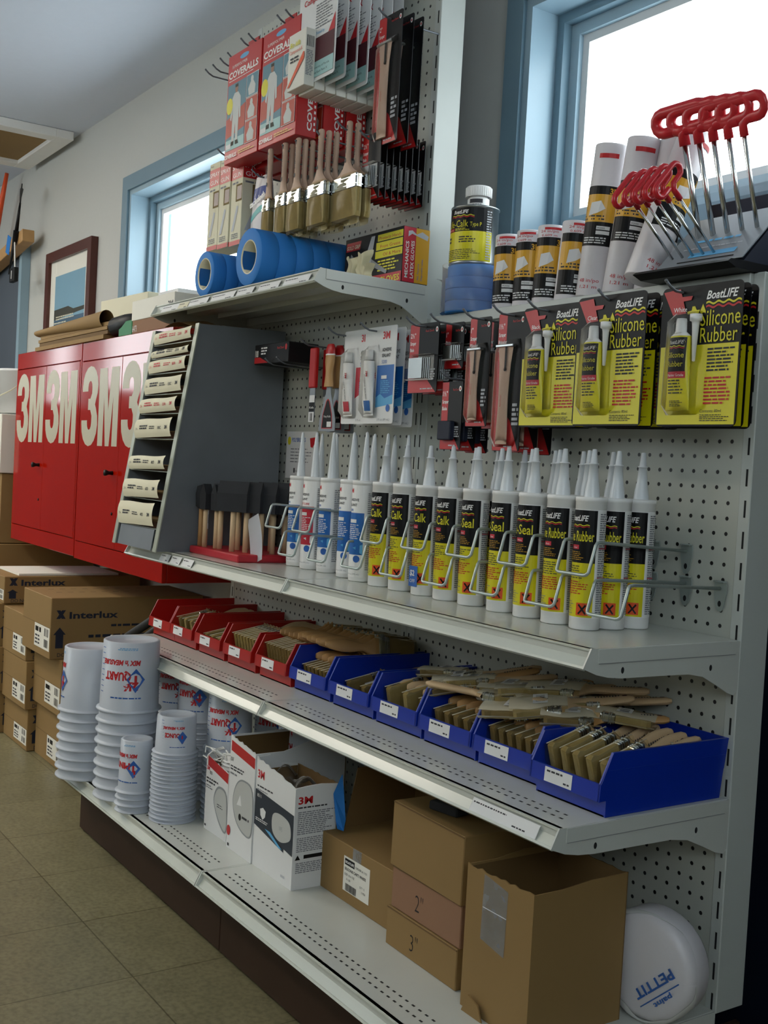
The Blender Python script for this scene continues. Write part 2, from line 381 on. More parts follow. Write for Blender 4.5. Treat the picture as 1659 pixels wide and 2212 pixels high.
# unseen fill lamps, added to light the room, shaped as fluorescent troffers
mat('lamp', '#fff6e6', .5, 0, 2, 0, emis=20)
lamp = None
for i, (x, y) in enumerate(((-70, -92), (-140, -60), (-205, -60))):
    if lamp is None:
        lamp = thing('fill_lamp', 'white fluorescent ceiling lamp nearest the camera', 'lamp', (x, y, 53.2), group='fluorescent ceiling lamps')
        mb = MB(); mb.box(-24, 24, -6.5, 6.5, .6, 2.3, 'white', b=.2); mb.build('housing', lamp)
        mb = MB(); mb.box(-23, 23, -5.5, 5.5, .1, .6, 'lamp', b=.1); mb.build('diffuser', lamp)
    else: dup(lamp, (x, y, 53.2), label='added white fill lamp on the ceiling, %s from the camera' % ORD[i])

# ---------------------------------------------------------------- gondola frame
pegboard_mat('peg_right', 0, FZ % 1); pegboard_mat('peg_left', -35.85, (FZ+.1) % 1)
g = thing('shelving_unit', 'white metal gondola shelving with pegboard back along the window wall', 'shelving', (0, 0, -FZ))
Z = lambda z: z+FZ
mb = MB(); mb.box(-33.8, .92, 0, .3, Z(-37), Z(9.9), 'peg_right'); mb.build('pegboard_panel', g)
mb = MB(); mb.box(-70.4, -35.9, 0, .3, Z(-37), Z(47), 'peg_left'); mb.build('pegboard_panel', g)
def post(x0, x1, top, sl):
    mb = MB(); mb.box(x0, x1, -.08, 2.6, Z(-37), Z(top), 'post', b=.06)
    z = -36.3
    while z < top-1.2:
        for sx in sl: mb.box(sx-.07, sx+.07, -.1, -.07, Z(z-.55), Z(z+.55), 'slot')
        z += 2
    mb.build('upright_post', g)
post(.88, 1.79, 10.75, (1.42,)); post(-34.98, -33.76, 10.75, (-34.62,)); post(-35.95, -35.0, 47, (-35.37,)); post(-71.3, -70.36, 47, (-70.75,))
mb = MB(); mb.box(-33.75, .86, -.35, 2.6, Z(9.85), Z(10.75), 'post', b=.05); mb.box(-33.7, .84, 2.1, 2.5, Z(-37), Z(9.9), 'grey'); mb.build('top_cap', g)
mb = MB(); mb.box(-70.3, -36, 2.1, 2.5, Z(-37), Z(47), 'grey'); mb.build('back_panel', g)
for x0, x1 in ((-70.3, -35.1), (-35.0, 1.75)):
    mb = MB(); mb.box(x0, x1, -17.4, -16.9, .3, Z(-38.0), 'plinth', b=.05); mb.box(x0+.1, x1-.1, -16.9, 2.4, .4, 1.2, 'plinth'); mb.box(x0+.02, x0+.4, -17, 2.5, .3, Z(-38.1), 'plinth'); mb.box(x1-.4, x1-.02, -17, 2.5, .3, Z(-38.1), 'plinth'); mb.build('kick_plate', g)
mb = MB()
for x in (-69.8, -35.3, 1.3):
    for y in (-16.6, 1.6): mb.lathe([(0, 0), (.5, 0), (.5, .5), (0, .5)], 'black', 8, Matrix.Translation((x, y, 0)))
mb.build('levelling_foot', g)

def shelf(x0, x1, z, D, label, tags=(), slots=0, bottom=False, lipk=1.0):
    t = thing('shelf', label, 'shelf', (x0, 0, z)); L = x1-x0
    mb = MB(); mb.box(.13, L-.13, -D, -.12, -.12, 0, 'shelf', b=.03)
    mb.box(.13, L-.13, -D, -D+.1, -1.0, -.1, 'shelf'); mb.box(.13, L-.13, -.3, -.2, -1.0, -.1, 'shelf')
    for k in (1, 2): mb.box(2, L-2, -D*k/3-1, -D*k/3+1, -.7, -.12, 'shelf')
    for sx in (-.05, L-.01): mb.box(sx, sx+.06, -D+.4, -.5, -.85, -.0, 'shelf', b=.02); mb.box(sx+.01, sx+.05, -D+.5, -.55, -.88, -.84, 'grey')  # thin grey strip stands in for the shade in the flange crease
    if slots:
        for r in (0, 1):
            x = 1.2+.3*r
            while x < L-1.5: mb.box(x, x+.3, -D+1.35+r*.75, -D+1.5+r*.75, -.02, .006, 'slot'); x += .72
    mb.build('deck', t)
    mb = MB(); k = lipk
    mb.prism([(-D, .0), (-D-.13, -.02), (-D-.13, -.12), (-D+.16, -.17), (-D+.13, -.4), (-D-.42, -1.05), (-D-.62, -.97), (-D-.69, -1.1), (-D-.52, -1.24), (-D-.3, -1.18), (-D+.3, -.45), (-D+.3, 0)], 'x', .12, L-.12, 'shelf_strip')
    mb.build('price_channel', t)
    s = D/13.03
    poly = [(-D-.12, .06), (-D-.72, -1.1), (-12.68*s, -1.5), (-11.75*s, -1.7), (-10.58*s, -1.81), (-7.33*s, -1.85), (-4.81*s, -1.9), (-3.48*s, -2.13), (-2.09*s, -2.78), (-1.09*s, -3.29), (-.45, -3.5), (-.12, -3.2), (-.12, -.04), (-D*.5, -.06), (-D+.1, .03)]
    if bottom: poly = [(-D-.12, .06), (-D-.72, -1.1), (-D+.6, -1.35), (-.12, -1.35), (-.12, -.04), (-D*.5, -.06), (-D+.1, .03)]
    for x in (0, L-.12):
        mb = MB(); mb.prism(poly, 'x', x, x+.12, 'shelf')
        if not bottom:
            for y, zz in ((-10.57*s, -1.33), (-2.81*s, -1.6)):
                for side in (x-.006, x+.126): mb.add([(side, y+.13*math.cos(a*PI/6), zz+.2*math.sin(a*PI/6)) for a in range(12)], [tuple(range(12))], 'slot')
        mb.build('end_bracket', t)
    for a, wd, yel in tags:     # price tickets in the channel
        mb = MB(); sl = math.atan2(.4, .8)
        T = lambda v, a=a: Vector((a+v[0], -D-.06-(.78-v[1])*.5-v[2]-.03, -.27-(.78-v[1])*.99))
        mb.art(T, [('r', 0, 0, wd, .78, 'cream' if yel else 'card_white'), ('l', .15, .5, wd*.6, .66, 1, 'dark_text'), ('l', wd*.65, .1, wd*.92, .26, 1, 'dark_text')], w=.02)
        mb.add([T((0, 0, -.01)), T((wd, 0, -.01)), T((wd, .78, -.01)), T((0, .78, -.01))], [(0, 3, 2, 1)], 'card_white')
        mb.build('price_ticket', t)
    return t
shelf(-70.4, -34.5, 13.6, 11.25, 'upper white shelf holding blue tape rolls and a glove box', [(2.2, 4.5, 0), (6.6, 2.6, 1), (9.4, 4.6, 0), (14.8, 5.2, 0), (20.5, 3.4, 0), (25.0, 4, 0), (29.8, 4.6, 0)])
shelf(-70.4, -34.36, -12.69, 13.03, 'middle white shelf on the far side, carrying the grey sandpaper rack', [(9.3, 2.3, 0), (12.1, 2.3, 0), (14.9, 2.4, 0)])
shelf(-34.24, 1.79, -12.69, 13.03, 'middle white shelf on the near side, carrying black and yellow caulk cartridges')
shelf(-70.4, -34.36, -22.92, 14.67, 'white shelf under the red brush bins on the far side', [(1.2, 2.6, 1), (4.2, 3.2, 0)], 1)
shelf(-34.24, 1.79, -22.92, 14.67, 'white shelf under the blue brush bins on the near side', [(28.2, 6.2, 0)], 1)
shelf(-70.4, -34.9, -36.8, 19.35, 'lowest white deck on the far side, under the mixing cups', (), 1, True)
shelf(-34.78, 1.79, -36.8, 19.35, 'lowest white deck on the near side, under the cardboard boxes', (), 1, True)
# ---------------------------------------------------------------- sealant cartridges on the middle shelf
def boatlife(x, y, h, al='r'):
    return [('t', 'BoatLIFE', x, y, h, 'white', {'al': al, 'sh': .3, 'b': .02, 'sx': .75})]
def waves(x0, x1, y, k=1):
    return [('wave', x0, x1, y, .035*k, .5*k, .055*k, 'text_yellow'), ('wave', x0, x1, y-.1*k, .035*k, .5*k, .05*k, 'text_red')]
def cartridge(name, col, product):
    t = thing('sealant_cartridge', 'x', 'sealant cartridge', (0, 0, 0))
    r = 1.0; H = 8.6
    mb = MB(); mb.lathe([(0, .02), (.93, .02), (.97, .06), (r, .1), (r, H-.3), (r+.03, H-.28), (r+.03, H-.05), (.98, H), (0, H)], 'white', 28); body = mb.build('cartridge_body', t)
    mb = MB()
    if name == 'boat': mb.lathe([(.5, H), (.46, H+.5), (.36, H+1.1), (.27, H+2.1), (.33, H+2.12), (.33, H+2.2), (.24, H+2.22), (.15, H+3.1), (0, H+3.12)], 'cup_white', 16)
    else: mb.lathe([(.42, H), (.4, H+.3), (.33, H+1.4), (.2, H+3.2), (.12, H+4.1), (0, H+4.2)], 'cup_white', 16)
    mb.build('nozzle', t)
    mb = MB(); C = cyl(r+.004, -PI/2-.14)
    if name == 'boat':
        it = [('r', -1.55, .8, 2.4, 7.8, 'white'), ('r', -1.5, .85, 1.45, 4.35, 'yellow'), ('r', -1.5, 4.35, 1.45, 7.75, 'label_black')]
        it += boatlife(.9, 7.05, .52)+waves(-1.3, .98, 6.75)
        it += [('t', product, 1.3 if 'Rubber' in product else 1.0, 5.75, .95, 'text_yellow', {'al': 'r', 'b': .01, 'w': 2.6 if 'Rubber' in product else 2.3}),
               ('r', -.25, 5.22, .35, 5.5, 'pink_red'), ('t', col, .05, 5.28, .17, 'white', {'al': 'c'}),
               ('l', -1.0, 4.5, .8, 5.1, 5, 'gold', .3), ('l', -1.2, 3.3, .95, 4.2, 6, 'dark_text', .35), ('l', -1.2, 2.3, 1.1, 3.2, 6, 'text_red', .4), ('l', -1.2, 1.0, .3, 1.9, 6, 'grey_text', .3),
               ('r', .42, .98, 1.18, 1.78, 'orange'), ('p', [(.55, 1.1), (.63, 1.04), (1.06, 1.62), (.98, 1.7)], 'black'), ('p', [(.55, 1.64), (.98, 1.04), (1.06, 1.1), (.63, 1.72)], 'black'),
               ('l', 1.62, 1.0, 2.3, 7.6, 46, 'grey_text', .55), ('r', 1.62, 5.3, 2.3, 5.36, 'pink_red'), ('r', 1.62, 3.4, 2.3, 3.46, 'pink_red')]
    else:
        A = 'text_blue' if col != 'red' else 'text_red'; B = 'blue' if col != 'red' else 'pink_red'
        it = [('r', -1.55, .4, 2.4, 8.2, 'white'), ('r', -1.5, 2.3, 1.25, 5.75, B), ('r', -1.5, 5.75, 1.25, 5.85, A), ('t', '3M', .1, 7.55, .5, 'text_red', {'b': .03, 'al': 'r'}), ('t', 'ADHESIVE', .75, 6.85, .3, 'dark_text', {'al': 'r', 'b': .02}), ('t', 'SEALANT', .6, 6.42, .3, 'dark_text', {'al': 'r', 'b': .02}),
              ('t', 'FAST CURE' if col == 'red' else '5200', .8 if col == 'red' else .2, 6.0, .26, A, {'al': 'r', 'b': .02}), ('r', -.2, 5.0, .6, 5.3, 'card_white'), ('l', -.8, 3.6, 1.0, 4.9, 8, 'card_white', .4),
              ('p', [(-1.5, 2.3), (1.25, 2.3), (1.25, 3.2), (.4, 2.9), (-.3, 3.3), (-1.5, 2.6)], 'sky_blue' if col != 'red' else 'card_white'), ('e', .75, 1.95, .3, .3, 'text_blue'), ('t', '10.1 fl oz (295 mL)', .4, .6, .18, 'grey_text', {'al': 'c'}),
              ('l', 1.5, 1.0, 2.3, 7.6, 40, 'grey_text', .45)]
    mb.art(C, it, seg=.2); mb.build('label', body)
    return t
protos = {}
def put_cart(kind, x, y, label, rz=0, first=[set()]):
    k = kind
    if k not in protos: protos[k] = cartridge(*k); o = protos[k]; place(o, (x, y, -12.69), (0, 0, rz)); o['label'] = label; o['group'] = 'sealant cartridges on the middle shelf'; return
    dup(protos[k], (x, y, -12.69), (0, 0, rz), label, 'sealant cartridges on the middle shelf')
row3 = [(-45.5, -6.0, '3m', 'blue'), (-42.5, -6.2, '3m', 'red'), (-39.6, -6.1, '3m', 'blue'), (-35.5, -6.5, '3m', 'blue'), (-32.5, -7.1, '3m', 'blue')]
for i, (x, y, a, c) in enumerate(row3):
    cc = 'red and white' if c == 'red' else 'blue and white'
    put_cart(('3m', c, ''), x, y, '%s sealant cartridge, %s from the left in the front row' % (cc, ORD[i]))
    for d in range(1, 3 if i else 2):
        put_cart(('3m', c, ''), x+.1*d, y+2.1*d, '%s sealant cartridge %s behind the %s front cartridge from the left' % (cc, 'directly' if d == 1 else 'two places', ORD[i]), .3*d)
rows = [(-29.1, 'Black', 'Life-Calk'), (-26.1, 'Mahogany', 'Life-Calk'), (-22.9, 'Brown', 'Life-Calk'), (-20.0, 'White', 'Life-Calk'), (-16.9, 'Black', 'Life-Seal'), (-13.5, 'Clear', 'Life-Seal'), (-10.6, 'White', 'Life-Seal'), (-7.7, 'Black', 'Silicone Rubber'), (-4.95, 'Clear', 'Silicone Rubber')]
nb = [2, 1, 2, 3, 3, 3, 3, 3, 3]
for i, (x, c, p) in enumerate(rows):
    word = {'Life-Calk': 'caulk', 'Life-Seal': 'sealer', 'Silicone Rubber': 'silicone rubber'}[p]
    for d in range(nb[i]):
        pos = ('front', 'second', 'third')[d]
        put_cart(('boat', c, p), x+.2*d, -7.3+2.05*d, '%s row black and yellow %s cartridge, %s, %s column from the right' % (pos, word, c.lower(), ORD[8-i]), rnd.uniform(-.08, .08))
mb = MB(); mb.box(-.75, .35, -.012, 0, 0, 1.6, 'text_blue'); mb.art(face_y(-.75, -.012, 0), [('t', '$2', .12, .85, .6, 'white', {'b': .03}), ('t', 'OFF', .15, .3, .4, 'white')])
one('discount_coupon', mb, 'small blue two dollar coupon stuck on a cartridge front', 'coupon', (-22.7, -8.36, -12.0))

# wire loop guards that part the cartridge columns
def guard(x0, x1, up):
    w_ = x1-x0; t = thing('wire_divider', 'x', 'wire divider', (x0, 0, -7.4 if up else -9.55), group='looped wire dividers in front of the cartridges')
    mb = MB(); k = .5 if up else .3; pts = [(0, -.25, 0), (0, -8.2, k), (0, -8.5, k-.04), (0, -8.62, k-.2), (0, -9.1, k-1.9), (.12, -9.2, k-2.05), (.3, -9.22, k-2.1), (w_-.3, -9.22, k-2.1), (w_-.12, -9.2, k-2.05), (w_, -9.1, k-1.9), (w_, -8.62, k-.2), (w_, -8.5, k-.04), (w_, -8.2, k), (w_, -.25, 0)]
    mb.tube(pts, .115, 'zinc', 8); mb.build('wire_loop', t)
    for x in (0, w_):
        mb = MB(); mb.prism([(x-.42, .5), (x-.5, .2), (x-.5, -.3), (x-.32, -1.2), (x-.12, -1.5), (x+.12, -1.5), (x+.32, -1.2), (x+.5, -.3), (x+.5, .2), (x+.42, .5)], 'y', -.2, -.1, 'zinc'); mb.box(x-.45, x+.45, -.45, -.12, .38, .5, 'zinc', b=.04)
        mb.add([(x+.14*math.cos(a*PI/5), -.206, -1.0+.2*math.sin(a*PI/5)) for a in range(10)], [tuple(range(10))], 'slot'); mb.build('hook_plate', t)
    return t
ups = [(-5.9, -3), (-11.85, -8.9), (-17.8, -14.8), (-23.6, -20.6), (-29.5, -26.5), (-41, -38), (-46.2, -43.3)]
lows = [(-2.9, 0), (-8.85, -5.9), (-14.7, -11.8), (-20.6, -17.7), (-26.4, -23.5), (-32.3, -29.4), (-38, -35.1), (-43.4, -40.4)]
for up, L_ in ((1, ups), (0, lows)):
    pr = None
    for i, (a, b) in enumerate(L_):
        lab = '%s row wire loop divider, %s from the right' % ('upper' if up else 'lower', ORD[i])
        if pr is None: pr = guard(a, b, up); pr['label'] = lab
        else: dup(pr, (a, 0, -7.4 if up else -9.55), None, lab)

# ---------------------------------------------------------------- foam brushes in the red tray
mb = MB(); mb.box(0, 11.2, 0, 9.4, 0, .75, 'tray_red', b=.12)
one('brush_tray', mb, 'flat red tray holding the black foam brushes', 'tray', (-59.2, -11.0, -12.69))
def foam_brush(wd, ht, hl, hm, rnd_=0, st=0):
    t = thing('foam_brush', 'x', 'foam brush', (0, 0, 0), group='foam brushes standing in the red tray')
    mb = MB(); mb.lathe([(0, 0), (.27, 0), (.27, hl), (0, hl)], hm, 10)
    if st: mb.art(cyl(.28, -.9), [('r', -.2, hl-2.2, .25, hl-.3, 'card_white'), ('bars', -.15, hl-1.6, .2, hl-.7, 6, 'barcode')], seg=.12)
    mb.build('handle', t)
    mb = MB(); h = hl-.2
    if rnd_: mb.lathe([(.3, h), (.62, h+.25), (.68, h+1.5), (.55, h+2.3), (0, h+2.5)], 'foam', 14)
    else:
        mb.add([(-wd/2, -.42, h), (wd/2, -.42, h), (wd/2, .42, h), (-wd/2, .42, h), (-wd/2-.03, -.45, h+ht*.6), (wd/2+.03, -.45, h+ht*.6), (wd/2+.03, .45, h+ht*.6), (-wd/2-.03, .45, h+ht*.6), (-wd/2, -.04, h+ht), (wd/2, -.04, h+ht), (wd/2, .04, h+ht), (-wd/2, .04, h+ht)],
               [(3, 2, 1, 0), (0, 1, 5, 4), (1, 2, 6, 5), (2, 3, 7, 6), (3, 0, 4, 7), (4, 5, 9, 8), (5, 6, 10, 9), (6, 7, 11, 10), (7, 4, 8, 11), (8, 9, 10, 11)], 'foam')
    mb.build('foam_head', t); return t
A = foam_brush(1, 2.4, 4.2, 'wood', 1); place(A, (-58.6, -10.1, -12.1)); A['label'] = 'round-headed black foam dauber with a brown stick, leftmost in the red tray'
B1 = foam_brush(1.0, 2.6, 4.2, 'wood_light', 0, 1); C3 = foam_brush(2.0, 2.6, 4.3, 'wood_light'); D4 = foam_brush(3.4, 3.0, 4.3, 'wood_light')
first = {}
def fb(p, x, y, rz, lab):
    if id(p) not in first: first[id(p)] = 1; place(p, (x, y, -12.1), (0, 0, rz)); p['label'] = lab
    else: dup(p, (x, y, -12.1), (0, 0, rz), lab)
for i, x in enumerate((-57.3, -55.5)): fb(B1, x, -10.2+.4*i, PI/2+.3, 'narrow black foam brush with a price sticker on its stick, %s in the tray' % ('left one' if i == 0 else 'right one'))
for i, (x, y) in enumerate(((-55.0, -9.6), (-53.8, -8.2), (-54.9, -6.4))): fb(C3, x, y, .5, 'medium black foam brush, %s from the front of the tray' % ORD[i])
k = 0
for i, (x, y) in enumerate(((-51.8, -9.8), (-50.9, -8.8), (-50.0, -7.6), (-49.6, -6.5), (-52.4, -5.2), (-49.3, -5.2), (-52.2, -3.8), (-49.0, -4.0), (-49.0, -2.6), (-52.6, -2.4))):
    fb(D4, x, y, .55, 'wide black foam brush on a pale stick, %s back from the front of the tray' % ORD[i])
mb = MB(); mb.T = Matrix.Rotation(-.35, 4, 'Y')
mb.surf(10, 6, lambda u, v: ((v-.5)*2.6*math.cos(.8*(u-.5))+.25*math.sin(PI*u), .0+u*.2, u*4.6+.0), 'cup'); mb.surf(8, 6, lambda u, v: (-.6-2.4*u, -.8+v*1.6, .35+.5*(1-u)+1.6*u*u*.5), 'cup')
one('plastic_scoop', mb, 'clear white plastic scoop leaning on the first blue cartridge', 'scoop', (-48.2, -8.9, -12.66))

# ---------------------------------------------------------------- grey sandpaper rack
RK = thing('sandpaper_rack', 'grey metal sloped rack with nine slots of sandpaper', 'rack', (-70.5, -.6, -12.69))
Hh = 23.6; y0, y1 = -14.2, -10.6     # front edge from bottom to top
yf = lambda z: y0+(y1-y0)*z/Hh
for x in (0, 10.8):
    mb = MB(); mb.prism([(y0, 0), (y1, Hh), (-.2, Hh+.3), (-.2, 0)], 'x', x, x+.12, 'rack'); mb.build('side_panel', RK)
    mb = MB(); xx = x if x else x-.7
    mb.prism([(y0-.06, 0), (y1-.06, Hh), (y1+.06, Hh), (y0+.06, 0)], 'x', xx, xx+.84, 'rack_edge'); mb.build('front_flange', RK)
mb = MB(); mb.prism([(y0, .05), (yf(2.2), 2.2), (yf(2.2)+.1, 2.2), (y0+.1, .05)], 'x', .8, 10.2, 'rack'); mb.build('bottom_apron', RK)
mb = MB(); mb.box(.12, 10.8, -.4, -.25, 0, Hh, 'rack'); mb.build('back_panel', RK)
zs = [2.3, 5.2, 8.2, 11.6, 14.3, 16.4, 18.7, 20.4, 21.9]
for z in zs:
    mb = MB(); mb.box(.15, 10.75, yf(z)+.1, -1.0, z-.08, z, 'rack_edge'); mb.build('tray', RK)
info = [('40D', 2.9, 0), ('60D', 2.3, 0), ('80D', 1.7, 0), ('100C', 2.4, 0), ('120A', 1.8, 1), ('150C', 2.0, 0), ('180A', 1.6, 1), ('220A', .9, 0), ('220A', 1.5, 1)]
for i, (z, (tx, h, redt)) in enumerate(zip(zs, info)):
    t = thing('sandpaper_pack', 'cream sandpaper pack marked %s, %s slot from the bottom of the grey rack' % (tx, ORD[i]), 'sandpaper pack', (-70.5, -.6+yf(z), -12.69+z+.03), group='packs of sandpaper in the grey rack')
    x0 = .75-.12*(i < 2); out = .55 if i < 5 else .35; h_ = h*.82
    mb = MB(); mb.box(x0+.1, 10.5, .3, 8.5, .02, min(.7, h_*.4), 'sandp'); mb.box(x0+.2, 10.4, .32, 8.4, min(.7, h_*.4), min(.8, h_*.45), 'kraft'); mb.build('sheets', t)
    mb = MB(); T = lambda u, v: (x0+9.75*u, .1-out*math.sin(PI*(.12+v*.8))**.5-.0, .1+v*h_+.25*math.sin(2*PI*u)*(v*.25)+(u-.5)*.25)
    mb.surf(10, 6, T, 'cream')
    tm = 'text_red' if redt else 'dark_text'; Tt = lambda v: Vector(T(v[0]/9.75, v[1]/h_))+Vector((0, -v[2], 0))
    q = h_*.42
    mb.art(Tt, [('t', '3M', 8.4, q, .5, tm, {'b': .03, 'rot': 0}), ('t', tx, 6.6, q, .45, tm, {'b': .02}), ('l', 4.3, q, 6.2, q+.4, 2, tm), ('l', 1.6, q, 3.9, q+.5, 2, tm, .6), ('t', '216', .5, q, .36, tm)], w=.03)
    mb.build('wrapper', t)
mb = MB(); mb.surf(8, 3, lambda u, v: (u*8, v*3, .4*math.sin(5*u)+.5*v), 'kraft'); one('torn_paper', mb, 'torn brown paper scrap lying on top of the sandpaper rack', 'paper', (-69.5, -10.6, 11.3), (0, 0, .1))

# ---------------------------------------------------------------- polybrush sign
mb = MB(); mb.box(0, 6.4, -.05, 0, 0, 5, 'card_white'); mb.art(face_y(0, -.05, 0), [('t', 'POLYBRUSHES', 1.2, 3.9, .6, 'text_blue', {'w': 2.9, 'b': .02}), ('e', .6, 4.0, .35, .45, 'text_yellow'), ('p', [(5.0, 4.3), (6.1, 4.4), (6.0, 3.7), (5.6, 3.3), (5.2, 3.4)], 'text_red'),
    ('l', 1.0, 1.6, 5.8, 3.3, 5, 'grey_text', .3), ('r', 1.8, .6, 2.1, 1.1, 'dark_text'), ('t', 'brushes', 2.2, .7, .3, 'dark_text')])
one('shop_sign', mb, 'white paper sign for polybrushes taped to the pegboard beside the rack', 'sign', (-59.0, -.25, -4.5), (0, 0, 0))
# ---------------------------------------------------------------- pegboard hooks and hanging goods
def hook_mb(L=6.2, m='steel_dark', r=.09):
    mb = MB(); mb.tube([(0, .2, .35), (0, .02, .0), (0, -L*.5, -.03), (0, -L+.7, 0), (0, -L+.2, .2), (0, -L-.2, .5)], r, m, 6); mb.ell(0, -L-.22, .52, r*1.25, r*1.25, r*1.25, m, n=4); return mb
HK = {}
def hook(x, z, label, L=6.2):
    k = L
    if k not in HK:
        HK[k] = tag(place(hook_mb(L).build('pegboard_hook'), (x, -.1, z)), label, 'hook', 'grey wire pegboard hooks')
        return
    o = HK[k].copy(); COL.objects.link(o); o.location = P(x, -.1, z); o['label'] = label

for x, n in ((-.5, 'white silicone rubber cards'), (-6.3, 'clear silicone rubber cards'), (-13.3, 'black silicone rubber cards'), (-17.2, 'wider scraper pack'), (-20.8, 'one inch scraper pack'), (-25.05, 'one inch scraper blades'), (-28.4, 'red and black two and a half inch blade pack')):
    hook(x, 9, 'grey wire hook holding the '+n)
hook(-24.9, 4.6, 'grey wire hook holding the lower one and a half inch blade pack', 5)
hook(-35.4, 9.1, 'grey wire hook holding the blue adhesive sealant cards'); hook(-40.9, 9.1, 'grey wire hook holding the red adhesive sealant cards')
hook(-47.4, 8.6, 'grey wire hook holding the putty knives', 5.4); hook(-53, 6.9, 'grey wire hook carrying the left end of the blade box'); hook(-50.6, 6.9, 'grey wire hook carrying the right end of the blade box')

def card_outline(w_, h, r=.35, n=4):
    pts = []
    for cx, cy, a in ((w_-r, r, -PI/2), (w_-r, h-r, 0), (r, h-r, PI/2), (r, r, PI)):
        for i in range(n+1): pts.append((cx+r*math.cos(a+PI/2*i/n), cy+r*math.sin(a+PI/2*i/n)))
    return pts
def shell(mb, x0, x1, z0, z1, d, m='clear', top=.75, n=12):
    """thin blister dome over a card"""
    mb.surf(n, 10, lambda u, v: (x0+(x1-x0)*u+(.5-u)*(1-top)*(x1-x0)*v, -.03-d*min(1, 3.2*math.sin(PI*u))*min(1, 4*math.sin(PI*v)), z0+(z1-z0)*v), m)

# silicone rubber blister cards
def silicone(colname):
    t = thing('blister_card', 'x', 'sealant card', (0, 0, 0))
    mb = MB(); mb.prism(card_outline(6.3, 8.7), 'y', -.03, .03, 'label_black')
    F = face_y(0, -.03, 0)
    mb.art(F, [('p', [(.12, .12), (6.18, .12), (6.18, 5.0), (.12, 5.0)], 'yellow'), ('t', 'BoatLIFE', 5.95, 7.75, .72, 'white', {'al': 'r', 'sh': .3, 'b': .02, 'w': 2.4})]+[('wave', 3.55, 6.2, 7.45, .07, .75, .12, 'text_yellow'), ('wave', 3.55, 6.2, 7.22, .07, .75, .12, 'text_red'),
        ('p', [(2.15, 6.95), (3.0, 6.95), (3.1, 7.15), (2.85, 7.15), (2.7, 7.4), (2.5, 7.4), (2.45, 7.15), (2.1, 7.1)], 'text_yellow'), ('p', [(3.15, 6.95), (3.5, 6.95), (3.55, 7.05), (3.32, 7.5), (3.12, 7.05)], 'text_yellow'),
        ('t', 'Silicone', 6.2, 6.13, 1.42, 'text_yellow', {'al': 'r', 'w': 3.0}), ('t', 'Rubber', 6.05, 5.12, 1.32, 'text_yellow', {'al': 'r', 'w': 2.8}),
        ('l', 3.9, 3.3, 6.0, 4.8, 7, 'dark_text', .5), ('l', 3.8, 1.3, 6.0, 3.05, 8, 'text_red', .5), ('t', 'Contents: 80ml', 3.6, .85, .26, 'dark_text'), ('l', 3.6, .3, 5.9, .75, 4, 'dark_text', .4),
        ('p', [(.15, 8.45), (1.5, 8.55), (2.05, 7.0), (1.0, 6.95)], 'red'), ('p', [(1.55, 8.05), (2.5, 8.05), (2.4, 7.8), (1.6, 7.75)], 'red'), ('t', colname, 1.05, 7.12, .42, 'white')])
    mb.build('card', t)
    mb = MB(); T = Matrix.Translation((2.0, 0, 0))
    # squeezed tube: round at the shoulder, flat at the crimp
    mb.surf(20, 10, lambda u, v: (2.0+(.95-.22*v)*math.cos(2*PI*u)-.0, -.34-(.06+.42*min(1, v*1.6))*math.sin(2*PI*u), .95+v*4.6), 'yellow')
    mb.surf(20, 2, lambda u, v: (2.0+(.73-.4*v)*math.cos(2*PI*u), -.34-(.48-.2*v)*math.sin(2*PI*u), 5.55+v*.3), 'white')
    def TT(v):
        k = max(0, min(1, (v[1]-.95)/4.6)); rx = .95-.22*k; ry = .06+.42*min(1, k*1.6); q = max(-.98, min(.98, v[0]/rx)); return Vector((2.0+v[0], -.345-ry*math.sqrt(1-q*q)-v[2], v[1]))
    mb.art(TT, [('r', -.68, 3.35, .68, 5.45, 'label_black'), ('r', -.7, 2.95, .7, 3.35, 'pink_red'), ('t', 'BoatLIFE', 0, 5.05, .32, 'white', {'al': 'c', 'sh': .3, 'w': 1.15}), ('wave', -.6, .6, 4.88, .03, .4, .05, 'text_yellow'), ('wave', -.6, .6, 4.78, .03, .4, .05, 'text_red'),
        ('t', 'Silicone', 0, 4.2, .5, 'text_yellow', {'al': 'c', 'w': 1.2}), ('t', 'Rubber', 0, 3.65, .5, 'text_yellow', {'al': 'c', 'w': 1.15}), ('t', 'Marine Grade', 0, 3.05, .24, 'white', {'al': 'c', 'w': 1.25}), ('l', -.6, 1.95, .65, 2.9, 5, 'dark_text', .4), ('l', -.5, 1.2, .6, 1.6, 4, 'dark_text', .4)], seg=.15, w=.01)
    mb.build('sealant_tube', t)
    mb = MB(); mb.lathe([(0, 6.65), (.3, 6.65), (.34, 6.5), (.36, 5.85), (.4, 5.8), (.4, 5.7), (0, 5.7)], 'white', 14, Matrix.Translation((2.0, -.36, 0))); mb.build('cap', t)
    mb = MB(); mb.lathe([(0, 6.85), (.38, 6.85), (.38, 6.45), (.26, 6.4), (.22, 6.2), (.1, 4.0), (0, 3.95)], 'white', 14, Matrix.Translation((3.05, -.3, 0))); mb.build('nozzle', t)
    mb = MB(); shell(mb, .85, 3.5, .7, 7.1, .92, top=.85); mb.build('blister', t)
    return t
